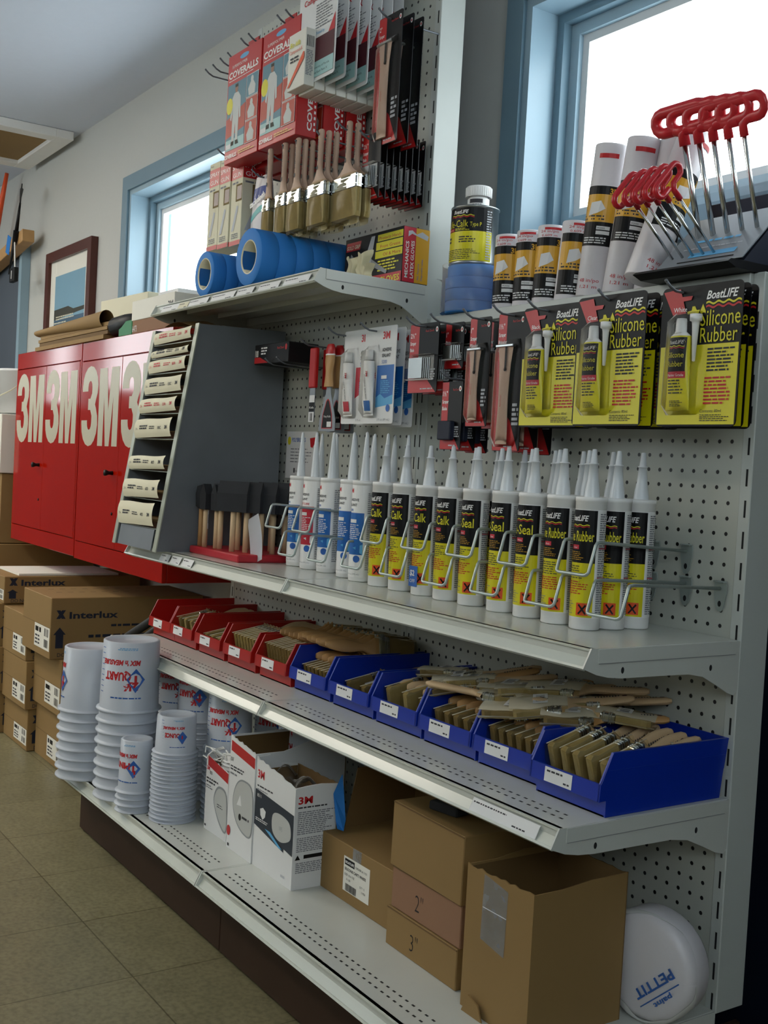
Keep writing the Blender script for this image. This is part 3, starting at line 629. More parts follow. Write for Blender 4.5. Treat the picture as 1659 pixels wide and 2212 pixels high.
for nm, x, ys, lab in (('White', -2.15, (-4.9, -4.3, -3.7), 'white'), ('Clear', -9.2, (-5.5, -4.8, -3.8, -3.2), 'clear'), ('Black', -15.9, (-4.6, -3.8), 'black')):
    p = None
    for i, y in enumerate(ys):
        L = 'black and yellow silicone rubber card with the %s tag, %s' % (lab, 'frontmost on its hook' if i == 0 else ORD[i]+' from the front')
        xx = x+(-.1*i if nm == 'White' else (.25*i if nm == 'Clear' else .4*i))
        if p is None: p = silicone(nm); place(p, (x, y, .65)); p['label'] = L; p['group'] = 'black and yellow silicone rubber cards'
        else: dup(p, (xx, y, .6), (0, 0, .03*i), L)

# red and black tool cards
def tool_card(w_, h, title, kind, sub=()):
    t = thing('tool_card', 'x', 'tool card', (0, 0, 0), group='red and black scraper cards')
    mb = MB(); mb.prism(card_outline(w_, h, .15, 2), 'y', -.03, .03, 'label_black')
    it = [('p', [(.04, .04), (w_-.1, .04), (w_*.62, h*.22), (w_*.33, h*.3), (w_*.33, h-.04), (.04, h-.04)], 'red'), ('t', title, .12, h-1.15, .55, 'white', {'b': .01, 'sx': .8})]
    for i, s_ in enumerate(sub): it.append(('t', s_, .12, h-1.75-.55*i, .42, 'white', {'sx': .62, 'b': .02}))
    it += [('t', 'Red Devil', w_*.55, h-.75, .26, 'text_red', {'w': w_*.28}), ('e', w_-.28, h-.6, .16, .22, 'white'), ('e', w_-.28, h-.6, .08, .12, 'text_red'), ('l', w_*.45, .25, w_*.9, .45, 1, 'grey_pale'), ('l', w_*.7, h*.18, w_*.95, h*.35, 5, 'grey_pale', .6)]
    mb.art(face_y(0, -.03, 0), it); mb.build('card', t)
    if kind == 'scraper':
        mb = MB(); cx = w_*.42; L = h-3.0
        mb.surf(16, 16, lambda u, v: (cx+(w_*.19+.07*math.cos(2*PI*v*1.1)+(w_*.07 if v > .8 else 0)*(v-.8)*5)*math.cos(2*PI*u), -.27-.2*math.sin(2*PI*u)*math.sin(PI*min(.9, v+.08))**.4, .5+L*v), 'wood_grey')
        mb.art(lambda v: Vector((cx+v[0], -.48-v[2], v[1])), [('t', 'Red Devil', 0, L*.45, .22, 'text_red', {'rot': PI/2})]); mb.build('scraper_handle', t)
        mb = MB(); mb.box(cx-w_*.32, cx+w_*.32, -.5, -.1, L+.4, L+.62, 'steel', b=.05); mb.box(cx+w_*.06, cx+w_*.12, -.5, -.47, L-1.2, L+.4, 'black'); mb.lathe([(0, 0), (.14, 0), (.14, .06), (0, .06)], 'black', 10, Matrix.Translation((cx+w_*.09, -.46, L-1.3)) @ Matrix.Rotation(PI/2, 4, 'X')); mb.build('blade', t)
        mb = MB(); shell(mb, .15, w_*.86, .3, L+1.0, .62, top=1); mb.build('blister', t)
    elif kind == 'blades':
        mb = MB()
        for i in range(5): mb.box(w_*.15+.14*i, w_*.62+.14*i, -.5+.09*i, -.46+.09*i, h*.2+.05, h*.5, 'steel')
        mb.build('blade', t)
        mb = MB(); mb.box(w_*.08, w_*.9, -.62, -.04, h*.18, h*.55, 'clear', b=.08); mb.build('blister', t)
    else:
        mb = MB(); mb.box(w_*.08, w_*.72, -.55, -.04, h*.14, h*.42, 'navy', b=.08); mb.build('blade_pack', t)
    return t
def run(fn, ps, labs):
    p = None
    for (x, y, z, r), l in zip(ps, labs):
        if p is None: p = fn(); place(p, (x, y, z), (0, 0, r)); p['label'] = l
        else: dup(p, (x, y, z), (0, 0, r), l)
    return p
three = ('Scraper', 'Raspador', 'Grattoir')
run(lambda: tool_card(3.1, 10.4, '1½"', 'scraper', three), [(-19.0, -4.4, -1.15, 0), (-18.6, -3.1, -1.2, .03), (-18.3, -2.0, -1.3, .05)], ['one and a half inch scraper card, front one on its hook', 'one and a half inch scraper card behind the front one', 'one and a half inch scraper card at the back of its hook'])
run(lambda: tool_card(2.6, 8.5, '1"', 'scraper', three), [(-22.5, -4.4, .7, 0), (-22.2, -3.0, .6, .03)], ['one inch scraper card, front one on its hook', 'one inch scraper card behind the front one'])
run(lambda: tool_card(2.7, 5.5, '1½"', 'pack', ('Scraper', 'Blades')), [(-26.0, -4.2, -1.15, 0), (-25.7, -3.1, -1.2, .04), (-25.3, -2.1, -1.3, .04)], ['one and a half inch scraper blade card, low front one', 'one and a half inch scraper blade card, low middle one', 'one and a half inch scraper blade card, low back one'])
run(lambda: tool_card(2.5, 3.8, '1"', 'blades', ('Blades',)), [(-27.2, -3.3, 5.5, 0), (-26.9, -2.2, 5.5, 0)], ['small one inch scraper blade card, front one', 'small one inch scraper blade card, back one'])
run(lambda: tool_card(4.1, 5.8, '2½"', 'blades', ('Scraper', 'Blade')), [(-30.6, -4.5, 3.5, 0), (-30.2, -3.2, 3.5, 0), (-29.8, -2.2, 3.5, 0)], ['two and a half inch scraper blade card, front one on its hook', 'two and a half inch scraper blade card, second on its hook', 'two and a half inch scraper blade card, third on its hook'])

# adhesive sealant cards
def adhesive(red):
    t = thing('blister_card', 'x', 'adhesive card', (0, 0, 0), group='adhesive sealant cards')
    A_ = 'pink_red' if red else 'blue'
    mb = MB(); mb.prism(card_outline(5.0, 8.5, .15, 2), 'y', -.03, .03, 'card_white')
    mb.art(face_y(0, -.03, 0), [('r', 2.2, 1.7, 4.85, 5.1, A_), ('p', [(2.2, 1.4), (4.85, 1.7), (4.85, 2.5), (3.6, 2.2), (2.9, 2.6), (2.2, 2.3)], 'sky_blue' if not red else 'card_white'), ('t', '3M', 2.9, 7.4, .9, 'text_red', {'b': .03}), ('t', 'ADHESIVE', 2.9, 6.3, .42, 'dark_text', {'b': .02, 'sx': .75}), ('t', 'SEALANT', 2.9, 5.8, .42, 'dark_text', {'b': .02, 'sx': .75}), ('t', '5200', 2.9, 5.25, .42, 'text_blue'),
        ('r', 2.95, 3.9, 3.8, 4.2, 'card_white'), ('l', 2.9, 2.6, 4.5, 3.8, 7, 'sky_blue', .5), ('e', 4.2, 1.35, .3, .32, 'text_blue'), ('t', '3 fl oz (89 mL)', 2.6, .25, .28, 'grey_text', {'w': 2.0})]); mb.build('card', t)
    mb = MB(); mb.surf(18, 8, lambda u, v: (1.35+(.8-.2*v)*math.cos(2*PI*u)+.25*(1-v), -.34-(.05+.4*min(1, v*1.6))*math.sin(2*PI*u), .7+v*4.8), 'white')
    mb.art(lambda v: Vector((1.35+v[0]+.25*(1-(v[1]-.7)/4.8), -.36-(.05+.4*min(1, max(0, (v[1]-.7)/4.8*1.6)))-v[2], v[1])), [('r', -.45, 1.1, .5, 2.0, A_), ('t', '3M', .15, 4.6, .42, 'text_red', {'rot': -PI/2, 'b': .02}), ('t', 'ADHESIVE SEALANT', -.1, 4.3, .26, 'dark_text', {'rot': -PI/2, 'w': 2.2})]); mb.build('sealant_tube', t)
    mb = MB(); mb.lathe([(0, 6.5), (.33, 6.5), (.38, 5.6), (0, 5.6)], 'white', 14, Matrix.Translation((1.35, -.36, 0))); mb.build('cap', t)
    mb = MB(); shell(mb, .3, 2.5, .5, 6.9, .8, top=.9); mb.build('blister', t)
    return t
run(lambda: adhesive(0), [(-37.2, -4.8, .95, 0), (-37.0, -4.1, .85, .02), (-36.8, -3.2, .75, .03)], ['white and blue adhesive sealant card, front one on its hook', 'white and blue adhesive sealant card, second on its hook', 'white and blue adhesive sealant card, rearmost on its hook'])
run(lambda: adhesive(1), [(-41.0, -4.6, .95, 0), (-40.6, -3.1, .9, .03)], ['white and red adhesive sealant card, front one on its hook', 'white and red adhesive sealant card, behind the front one'])

# putty knives
def putty():
    t = thing('putty_knife', 'x', 'putty knife', (0, 0, 0), group='wood-handled putty knives')
    mb = MB(); mb.surf(14, 10, lambda u, v: (math.cos(2*PI*u)*(.66+.12*math.cos(2*PI*v*1.2)), .34*math.sin(2*PI*u), 4.2+3.0*v), 'wood')
    mb.add([(.62*math.cos(2*PI*i/14)*.8, .28*math.sin(2*PI*i/14), 4.2) for i in range(14)], [tuple(range(14))], 'wood')
    mb.surf(14, 5, lambda u, v: (math.cos(2*PI*u)*.74*(1-.4*v**3), .36*math.sin(2*PI*u)*(1-.4*v**3), 7.3+.95*v), 'red'); mb.surf(14, 1, lambda u, v: (math.cos(2*PI*u)*.73, .36*math.sin(2*PI*u), 7.18+.14*v), 'white'); mb.build('handle', t)
    mb = MB(); mb.prism([(-.35, 4.3), (-.45, 3.6), (-1.45, 1.2), (-1.5, 0), (1.5, 0), (1.45, 1.2), (.45, 3.6), (.35, 4.3)], 'y', -.03, .03, 'plate_grey')
    mb.art(face_y(0, -.03, 0), [('p', [(-1.0, .25), (1.0, .25), (.85, 1.6), (.3, 2.9), (0, 3.1), (-.3, 2.9), (-.85, 1.6)], 'red'), ('p', [(-.9, .32), (.9, .32), (.75, 1.6), (.22, 2.8), (0, 3.0), (-.22, 2.8), (-.75, 1.6)], 'black'), ('t', 'Putty Knife', 0, 1.3, .3, 'white', {'al': 'c', 'w': 1.2}), ('r', 0, .4, .8, .9, 'card_white')]); mb.build('blade', t); return t
run(putty, [(-44.0, -4.3, .3, 0), (-43.9, -3.4, .25, .04), (-43.7, -2.5, .2, .05)], ['wood-handled putty knife with red cap, front one', 'wood-handled putty knife with red cap, middle one', 'wood-handled putty knife with red cap, back one'])
t = thing('flat_knife', 'flat red-handled knife with a narrow labelled blade, front one', 'putty knife', (-47.2, -4.2, 1.2), group='flat red-handled knives')
mb = MB(); mb.box(-.6, .6, -.22, .22, 3.3, 7.2, 'red', b=.1); mb.build('handle', t)
mb = MB(); mb.box(-.5, .5, -.04, .04, 0, 3.4, 'plate_grey'); mb.art(face_y(0, -.04, 0), [('r', -.5, 1.9, .5, 2.6, 'card_white'), ('r', -.5, 1.0, .5, 1.9, 'black'), ('t', 'Knife', 0, 1.3, .3, 'white', {'al': 'c', 'w': .8}), ('r', -.5, -.0, .5, .95, 'card_white'), ('bars', -.3, .1, .3, .85, 8, 'barcode')]); mb.build('blade', t)
dup(t, (-46.3, -3.2, 1.1), (0, 0, .05), 'flat red-handled knife behind the front one')
mb = MB(); mb.box(0, 7.2, 0, 3.4, 0, 2.0, 'black', b=.05); mb.art(face_y(0, 0, 0), [('t', '100', .15, .75, .95, 'white', {'sx': .55, 'b': .02}), ('l', 1.4, .9, 2.8, 1.75, 3, 'white'), ('p', [(0.02, .1), (3.0, .1), (1.2, .7), (.02, .7)], 'red'), ('t', 'Red Devil', 4.9, 1.35, .35, 'text_red'), ('e', 6.7, 1.5, .2, .3, 'text_red')])
one('blade_box', mb, 'black box of one hundred blades lying across two hooks', 'box', (-56.6, -5.9, 7.02))
# ---------------------------------------------------------------- upper pegboard goods
def coverall():
    t = thing('coverall_pack', 'x', 'coverall pack', (0, 0, 0), group='red boxed coveralls')
    W_, D_, H_ = 7.5, 2.25, 11.2
    mb = MB(); mb.box(0, W_, 0, D_, 0, H_, 'red', b=.05)
    def person(x, y, k, up=True):
        return [('e', x, y+4.75*k, .28*k, .38*k, 'skin'), ('p', [(x-.28*k, y+5.1*k), (x+.28*k, y+5.1*k), (x+.25*k, y+4.85*k), (x-.25*k, y+4.85*k)], 'tree_dark'),
            ('p', [(x-.35*k, y+4.4*k), (x+.35*k, y+4.4*k), (x+.85*k, y+3.9*k), (x+.95*k, y+2.2*k), (x+.7*k, y+2.1*k), (x+.55*k, y+3.2*k), (x+.6*k, y+2.0*k), (x+.55*k, y+.35*k), (x+.12*k, y+.35*k), (x, y+1.9*k), (x-.15*k, y+.35*k), (x-.6*k, y+.35*k), (x-.6*k, y+2.0*k), (x-.55*k, y+3.2*k), (x-.75*k, y+2.1*k), (x-1.0*k, y+2.3*k), (x-.85*k, y+3.9*k)], 'suit'),
            ('p', [(x-.62*k, y+.35*k), (x-.12*k, y+.35*k), (x-.15*k, y), (x-.75*k, y)], 'tree_dark'), ('p', [(x+.12*k, y+.35*k), (x+.58*k, y+.35*k), (x+.75*k, y), (x+.15*k, y)], 'tree_dark')]
    it = [('e', 3.7, 10.5, 1.0, .25, 'sky_blue'), ('t', 'SUPERPOLYMER', 1.0, 9.75, .42, 'white', {'w': 3.4}), ('t', 'COVERALLS', .3, 8.75, .95, 'white', {'b': .03, 'w': 6.6}), ('l', .4, 8.4, 6.8, 8.6, 1, 'white', .4),
          ('r', .25, 1.3, 4.45, 8.1, 'photo_blue'), ('p', [(.25, 4.6), (4.45, 5.6), (4.45, 3.2), (.25, 2.6)], 'photo_red'), ('r', .25, 1.3, 4.45, 2.4, 'aqua')]+person(2.3, 1.7, 1.22)+[('e', .85, 5.9, .7, .85, 'text_yellow'), ('r', .35, 1.45, 1.5, 1.95, 'card_white')]
    for i, m_ in enumerate(('photo_red', 'photo_red', 'photo_blue')):
        y = 1.3+2.3*i; it += [('r', 4.65, y-.06, 7.3, y+2.2, 'card_white'), ('r', 4.72, y, 7.24, y+2.14, m_), ('e', 5.9, y+1.65, .3, .35, 'suit'), ('p', [(5.3, y+.1), (6.6, y+.1), (6.7, y+.9), (6.2, y+1.45), (5.6, y+1.4), (5.1, y+.8)], 'suit')]
    it += [('t', 'COVERALLS', .3, .45, .55, 'white', {'b': .03, 'w': 2.7}), ('l', 3.4, .5, 7.0, .9, 2, 'gold', .5)]
    mb.art(face_y(), it)
    mb.art(face_x(W_, 0, 0), [('e', .4, 9.3, .25, .95, 'sky_blue'), ('t', 'SUPERPOLYMER', .95, 4.2, .3, 'white', {'rot': PI/2, 'w': 3.2}), ('t', 'COVERALLS', 1.7, .6, .72, 'white', {'rot': PI/2, 'b': .03, 'w': 6.2}), ('l', 1.9, .5, 2.1, 7, 12, 'white')])
    mb.build('box', t)
    mb = MB(); mb.prism([(2.6, 0), (4.9, 0), (4.9, 1.1), (2.6, 1.1)], 'y', .9, .98, 'red', Matrix.Translation((0, 0, H_))); mb.build('hang_tab', t)
    return t
p = None
for xi, (x, side) in enumerate(((-61.4, 'left'), (-53.6, 'right'))):
    for i, y in enumerate((-8.2, -5.2, -2.7)):
        L = 'red boxed coverall pack, %s of the %s stack on the upper pegboard' % (('front box', 'middle box', 'back box')[i], side)
        if p is None: p = coverall(); place(p, (x, y, 27.9)); p['label'] = L
        else: dup(p, (x, y, 27.9-.15*i), None, L)
    hook(x+2.9, 39.7, 'grey wire hook through the %s stack of red coverall packs' % side, 8)
    hook(x+4.6, 39.7, 'second grey wire hook through the %s stack of red coverall packs' % side, 8)

def additive():
    t = thing('additive_pack', 'x', 'paint additive pack', (0, 0, 0), group='white carded paint additive packs')
    mb = MB(); mb.prism(card_outline(6.9, 12, .3, 3), 'y', -.03, .03, 'card_white')
    it = [('t', 'Double The', .7, 11.1, .55, 'text_red', {'b': .02, 'sh': .2}), ('t', 'Life Of', 2.2, 10.45, .55, 'text_red', {'b': .02, 'sh': .2}), ('t', 'Antifouling', .5, 9.8, .55, 'text_red', {'b': .02, 'sh': .2, 'w': 3.5}), ('t', 'Paints With', 2.6, 9.2, .5, 'text_red', {'b': .02, 'sh': .2}), ('t', 'Bio kills', 1.6, 8.3, .9, 'text_yellow', {'b': .03, 'sh': .3, 'w': 3.4}), ('t', 'Compound-X', .9, 7.4, .75, 'text_red', {'b': .02, 'w': 4.6}),
          ('l', 3.2, 4.7, 6.2, 7.0, 9, 'grey_text', .4), ('t', 'Tested by', 3.3, 4.2, .4, 'sky_blue'), ('r', 2.9, 1.6, 6.7, 3.9, 'maroon'), ('p', [(5.6, 3.9), (6.7, 3.9), (6.7, 5.4)], 'text_red'), ('r', 2.9, .35, 6.7, 1.75, 'aqua'), ('t', 'University of Florida', 3.1, 1.1, .3, 'dark_text', {'w': 2.9}), ('t', 'Test Rack Paint X', 3.1, .65, .3, 'dark_text', {'w': 2.6})]
    mb.art(face_y(0, -.03, 0), it); mb.build('card', t)
    mb = MB(); mb.box(.2, 3.4, -1.1, -.05, -.45, 4.7, 'paper', b=.04)
    mb.art(face_y(.2, -1.15, -.45), [('t', 'Bio kills', .3, 3.9, .6, 'text_yellow', {'w': 2.0, 'b': .02, 'sh': .3}), ('t', 'Compound-X', .3, 3.3, .45, 'orange', {'w': 2.4}), ('l', .5, 2.4, 2.4, 3.0, 2, 'dark_text'), ('p', [(.1, .3), (.5, .3), (3.1, 2.4), (3.1, 3.0), (2.9, 3.0)], 'orange')])
    mb.art(face_x(3.4, -1.15, -.45), [('bars', .15, 3.5, .95, 4.5, 14, 'barcode'), ('l', .15, .9, .95, 3.2, 16, 'grey_text', .5)]); mb.build('carton', t)
    return t
p = None
for i in range(7):
    L = 'white paint additive pack on a card, %s from the front of its hook' % ORD[i]
    if p is None: p = additive(); place(p, (-46.5, -8.1, 32.0)); p['label'] = L
    else: dup(p, (-46.5+.02*i, -8.1+1.15*i, 31.9-.05*i), None, L)
hook(-43.3, 43.3, 'grey wire hook holding the white paint additive packs', 8)

p = run(lambda: tool_card(3.6, 11.2, '2"', 'scraper', three), [(-37.0, -5.2, 25.3, 0), (-36.9, -4.2, 25.2, .03), (-36.8, -3.3, 25.1, .04)], ['tall red and black scraper card on the upper pegboard, front one', 'tall red and black scraper card on the upper pegboard, middle one', 'tall red and black scraper card on the upper pegboard, back one'])
hook(-35.2, 36.1, 'grey wire hook holding the tall scraper cards', 6.2)
for i in range(8):
    L = 'thin red and black blade card in the upper row of eight, %s from the front' % ORD[i]
    if i == 0: q = tool_card(2.9, 5.9, '2½"', 'blades', ('Scraper', 'Blade')); place(q, (-38.5, -5.3, 20.7)); q['label'] = L
    else: dup(q, (-38.5+.03*i, -5.3+.66*i, 20.7), None, L)
hook(-37.2, 26.1, 'grey wire hook holding the row of eight blade cards', 6.2)

def hang_brush(w_, hl=5.0):
    t = thing('paintbrush', 'x', 'paintbrush', (0, 0, 0), group='paintbrushes hanging in clear sleeves')
    mb = MB(); mb.surf(14, 12, lambda u, v: (math.cos(2*PI*u)*(.3+(.0 if v > .35 else (w_/2-.35)*(1-v/.35)**2.2)-.06*math.sin(PI*min(1, max(0, (v-.3)/.3)))), .27*math.sin(2*PI*u)*(1-.0*v), 4.2+hl*v), 'wood_grey')
    mb.ell(0, 0, 4.2+hl, .3, .27, .16, 'wood_grey', n=6)
    mb.art(lambda v: Vector((v[0], -.285-v[2], v[1])), [('l', -.12, 6.2, .1, 8.2, 14, 'dark_text', .5), ('e', 0, 5.6, .12, .22, 'black'), ('e', 0, 8.6, .1, .14, 'black')]); mb.build('handle', t)
    mb = MB(); mb.box(-w_/2, w_/2, -.36, .36, 2.9, 4.25, 'ferrule', b=.12); mb.box(-w_/2-.02, w_/2+.02, -.38, .38, 3.2, 3.28, 'steel'); mb.box(-w_/2-.02, w_/2+.02, -.38, .38, 3.9, 3.98, 'steel'); mb.build('ferrule', t)
    mb = MB(); mb.prism([(-w_/2+.05, 2.95), (w_/2-.05, 2.95), (w_/2, .9), (w_/2-.1, .45), (-w_/2+.1, .45), (-w_/2, .9)], 'y', -.3, .3, 'bristle_pale'); mb.build('bristles', t)
    mb = MB(); mb.surf(24, 6, lambda u, v: (math.cos(2*PI*u)*(w_/2+.12), (.46+.1*math.sin(9*u+5*v))*math.sin(2*PI*u), 4.35*(v)), 'sleeve'); mb.build('sleeve', t)
    return t
gi = 0
for w_, x, ys, zz, word in ((4.2, -38.9, (-6.6, -5.75), 19.0, 'widest'), (3.1, -42.5, (-7.4, -6.65, -5.9), 18.9, 'three inch'), (2.5, -46.4, (-7.6, -6.9, -6.2), 18.9, 'two and a half inch'), (2.0, -49.0, (-7.6, -6.9), 19.0, 'two inch'), (1.5, -51.6, (-7.8,), 18.9, 'narrowest')):
    p = None
    for i, y in enumerate(ys):
        L = '%s hanging paintbrush in a clear sleeve%s' % (word, '' if len(ys) == 1 else ', %s on its hook' % (('front', 'second', 'back')[i] if len(ys) == 3 else ('front', 'back')[i]))
        if p is None: p = hang_brush(w_, 4.8); place(p, (x, y, zz-.3), (0, 0, 0)); p['label'] = L
        else: dup(p, (x+.1*i, y, zz-.3), (0, 0, .04*i), L)
    hook(x, zz+8.0, 'grey wire hook holding the %s hanging brushes' % word, 7.6)
for x, z, n in ((-68.1, 39.2, 'leftmost'), (-66.2, 39.2, 'second'), (-64.4, 39.4, 'third'), (-62.6, 39.5, 'fourth')): hook(x, z, 'empty grey hook at the upper left of the pegboard, %s in its row' % n, 7.5)
for x, z, n in ((-65.0, 30.0, 'left one of two below the coveralls'), (-63.0, 30.0, 'right one of two below the coveralls'), (-56.5, 26.2, 'above the blue tack cloth bag')): hook(x, z, 'grey hook, '+n, 7)

def spray_box():
    t = thing('spray_gun_box', 'x', 'box', (0, 0, 0), group='upright spray gun boxes')
    mb = MB(); mb.box(0, 2.6, 0, 2.6, 0, 9.6, 'cream', b=.04)
    for F, wd in ((face_y(), 2.6), (face_x(2.6), 2.6)):
        mb.art(F, [('r', .03, 7.0, wd-.03, 8.9, 'red'), ('t', 'SPRAY', .15, 8.05, .7, 'white', {'w': wd-.3}), ('t', 'GUN', .3, 7.2, .7, 'white', {'w': wd-.7}), ('r', wd*.45, 4.6, wd-.05, 6.4, 'bristle'), ('r', wd*.55, 4.8, wd-.1, 6.2, 'wood_dark'), ('l', .3, 6.4, wd-.4, 6.8, 1, 'grey_text'), ('p', [(.4, 1.5), (1.0, 1.6), (1.9, 4.0), (1.5, 4.2)], 'grey_pale'), ('l', .5, .7, wd-.4, 1.3, 3, 'grey_text'), ('r', .03, .02, wd-.03, .5, 'red'), ('t', 'Preval', .3, 9.15, .3, 'dark_text')])
    mb.build('carton', t); return t
run(spray_box, [(-68.3, -6.6, 20.0, 0), (-65.6, -6.6, 19.9, 0), (-62.6, -6.6, 19.8, 0)], ['white and red spray gun box, left of the three', 'white and red spray gun box, middle of the three', 'white and red spray gun box, right of the three'])
for i, x in enumerate((-67.0, -64.3, -61.3)): hook(x, 29.2, 'grey hook over the %s spray gun box' % ('left', 'middle', 'right')[i], 5)
mb = MB()
def bagf(u, v): return ((u-.5)*(5.0-1.8*v*v), -.5*math.sin(PI*u)*math.sin(PI*v)-.06*math.sin(14*u)*v, 6.2*v)
mb.surf(14, 14, bagf, 'bag_white'); mb.surf(14, 14, lambda u, v: (bagf(u, v)[0], .1-bagf(u, v)[1]*.5, 6.2*v), 'bag_white')
Tb = lambda v: Vector(bagf(v[0], v[1]/6.2))+Vector((0, -v[2], 0))
for k in range(12):
    a, b = k/12, (k+1)/12; mb.add([Tb((a, 3.2+1.2*a, .03)), Tb((b, 3.2+1.2*b, .03)), Tb((b, 5.0, .03)), Tb((a, 5.0, .03))], [(0, 1, 2, 3)], 'tack'); mb.add([Tb((a, 1.6+1.2*a, .03)), Tb((b, 1.6+1.2*b, .03)), Tb((b, 2.2+1.2*b, .03)), Tb((a, 2.2+1.2*a, .03))], [(0, 1, 2, 3)], 'teal')
mb.art(lambda v: Vector((v[0]-1.6, -.62-v[2], v[1]+v[0]*.25)), [('t', 'tackcloth', 0, 2.9, .9, 'white', {'b': .03, 'w': 3.2})])
one('tack_cloth_bag', mb, 'blue and white tack cloth bag hanging left of the brushes', 'bag', (-56.8, -5.8, 20.3))

# ---------------------------------------------------------------- top-left shelf
def tape_roll(R, w_, m='tape_blue', clear=False):
    t = thing('masking_tape_roll', 'x', 'tape roll', (0, 0, 0))
    RX = Matrix.Rotation(PI/2, 4, 'X')    # axis along y
    mb = MB(); mb.lathe([(1.62, 0), (R-.05, 0), (R, .05), (R, w_-.05), (R-.05, w_), (1.62, w_)], m, 40, RX); mb.build('tape', t)
    mb = MB(); mb.lathe([(1.62, 0), (1.5, 0), (1.5, w_), (1.62, w_)], 'cream', 32, RX)
    mb.lathe([(1.49, .1), (1.49, w_-.1)], 'blue', 10, RX, 2.6, 3.9); mb.lathe([(1.49, .1), (1.49, w_-.1)], 'card_white', 10, RX, 4.2, 5.4); mb.build('core', t)
    return t
z0 = 13.62
p = None
for i in range(6):
    L = 'large blue masking tape roll, %s from the front of the right-hand row' % ORD[i]
    if p is None: p = tape_roll(2.7, 1.84); place(p, (-48.6, -9.3, z0+2.7)); p['label'] = L; p['group'] = 'large blue tape rolls'
    else: dup(p, (-48.6, -9.3+1.86*i, z0+2.7), (0, .7*i, 0), L)
p = None
for i in range(4):
    L = 'small blue masking tape roll, %s from the front of the left-hand row' % ORD[i]
    if p is None: p = tape_roll(2.3, 1.4); place(p, (-59.0, -9.5, z0+2.3)); p['label'] = L; p['group'] = 'small blue tape rolls'
    else: dup(p, (-59.0+.05*i, -9.5+1.42*i, z0+2.3), (0, .9*i, 0), L)
mb = MB(); mb.box(0, 3.2, 0, .15, 0, 4.6, 'kraft', Matrix.Rotation(-.2, 4, 'X')); mb.box(0, 3.2, .0, 2.4, 0, .15, 'kraft'); mb.box(0, .15, 0, 2, .1, 3.6, 'kraft'); mb.box(3.05, 3.2, 0, 2, .1, 3.6, 'kraft_dark')
one('small_open_carton', mb, 'small open brown carton behind the left row of tape rolls', 'box', (-66.6, -6.2, z0))

gb = thing('glove_box', 'black, red and yellow latex glove box on the upper shelf', 'box', (-44.2, -3.15, z0))
mb = MB(); mb.box(0, 9.7, 0, 2.85, 0, 4.9, 'black', b=.04)
mb.art(face_y(), [('p', [(.2, 3.7), (2.6, 3.7), (2.8, 4.5), (.3, 4.5)], 'red'), ('t', 'GOLD GRIP', .3, 3.85, .5, 'cream', {'w': 2.3, 'b': .02, 'sh': .2}), ('r', 5.6, 4.0, 9.66, 4.6, 'text_yellow'), ('r', 5.4, 3.2, 9.66, 3.9, 'text_yellow'), ('r', 5.3, 2.45, 9.66, 3.1, 'text_yellow'),
    ('t', 'Protects Hands', 5.9, 4.1, .42, 'text_red', {'w': 3.5}), ('t', 'From Grease', 6.1, 3.35, .42, 'text_red', {'w': 3.2}), ('t', 'Oil & More', 6.6, 2.6, .42, 'text_red', {'w': 2.8}), ('l', 5.8, 1.2, 9.4, 2.3, 4, 'text_yellow', .5), ('r', 0.05, .05, 9.66, .95, 'red'), ('t', 'LATEX GLOVES', 3.4, .2, .75, 'text_yellow', {'w': 6.0, 'b': .02}), ('p', [(2.6, 3.3), (3.2, 3.3), (7.4, 1.2), (7.2, .96), (4.5, 2.0)], 'grey'), ('p', [(4.6, 4.6), (5.2, 4.6), (4.6, 2.0), (3.4, 2.2)], 'grey_pale'), ('p', [(.3, .96), (2.6, .96), (2.2, 2.6), (1.2, 3.4)], 'grey')])
mb.art(face_x(9.7, 0, 0), [('r', .03, .04, 1.35, 4.86, 'pink_red'), ('r', 1.35, .04, 2.82, 4.86, 'gold'), ('t', 'MECHANICS', .62, .4, .48, 'white', {'rot': PI/2, 'w': 3.2, 'b': .02}), ('t', 'LATEX GLOVES', 1.2, .4, .48, 'white', {'rot': PI/2, 'w': 3.3, 'b': .02}), ('t', 'ALL Purpose', 1.8, .3, .28, 'text_blue', {'rot': PI/2}), ('t', 'Disposable Latex', 2.2, .3, .28, 'text_blue', {'rot': PI/2}), ('p', [(.5, 4.0), (.9, 4.3), (2.6, 3.9), (2.7, 4.3), (2.0, 4.6), (1.4, 4.3), (.9, 4.6), (.5, 4.5)], 'grey_pale')])
mb.build('carton', gb)
mb = MB()
for a, (x, z, s_) in enumerate(((1.8, 2.0, 1.1), (3.6, 2.1, 1.2), (4.4, 1.1, .9))):
    mb.surf(12, 8, lambda u, v: (x+(u-.5)*1.9*s_*(1-.3*v)+.3*math.sin(6*v+a), -.15-.5*math.sin(PI*u)*(1.1-v)-.15*math.cos(9*u), z+(.9-1.9*v)*s_+.2*math.sin(7*u+a)), 'glove')
mb.build('glove', gb)

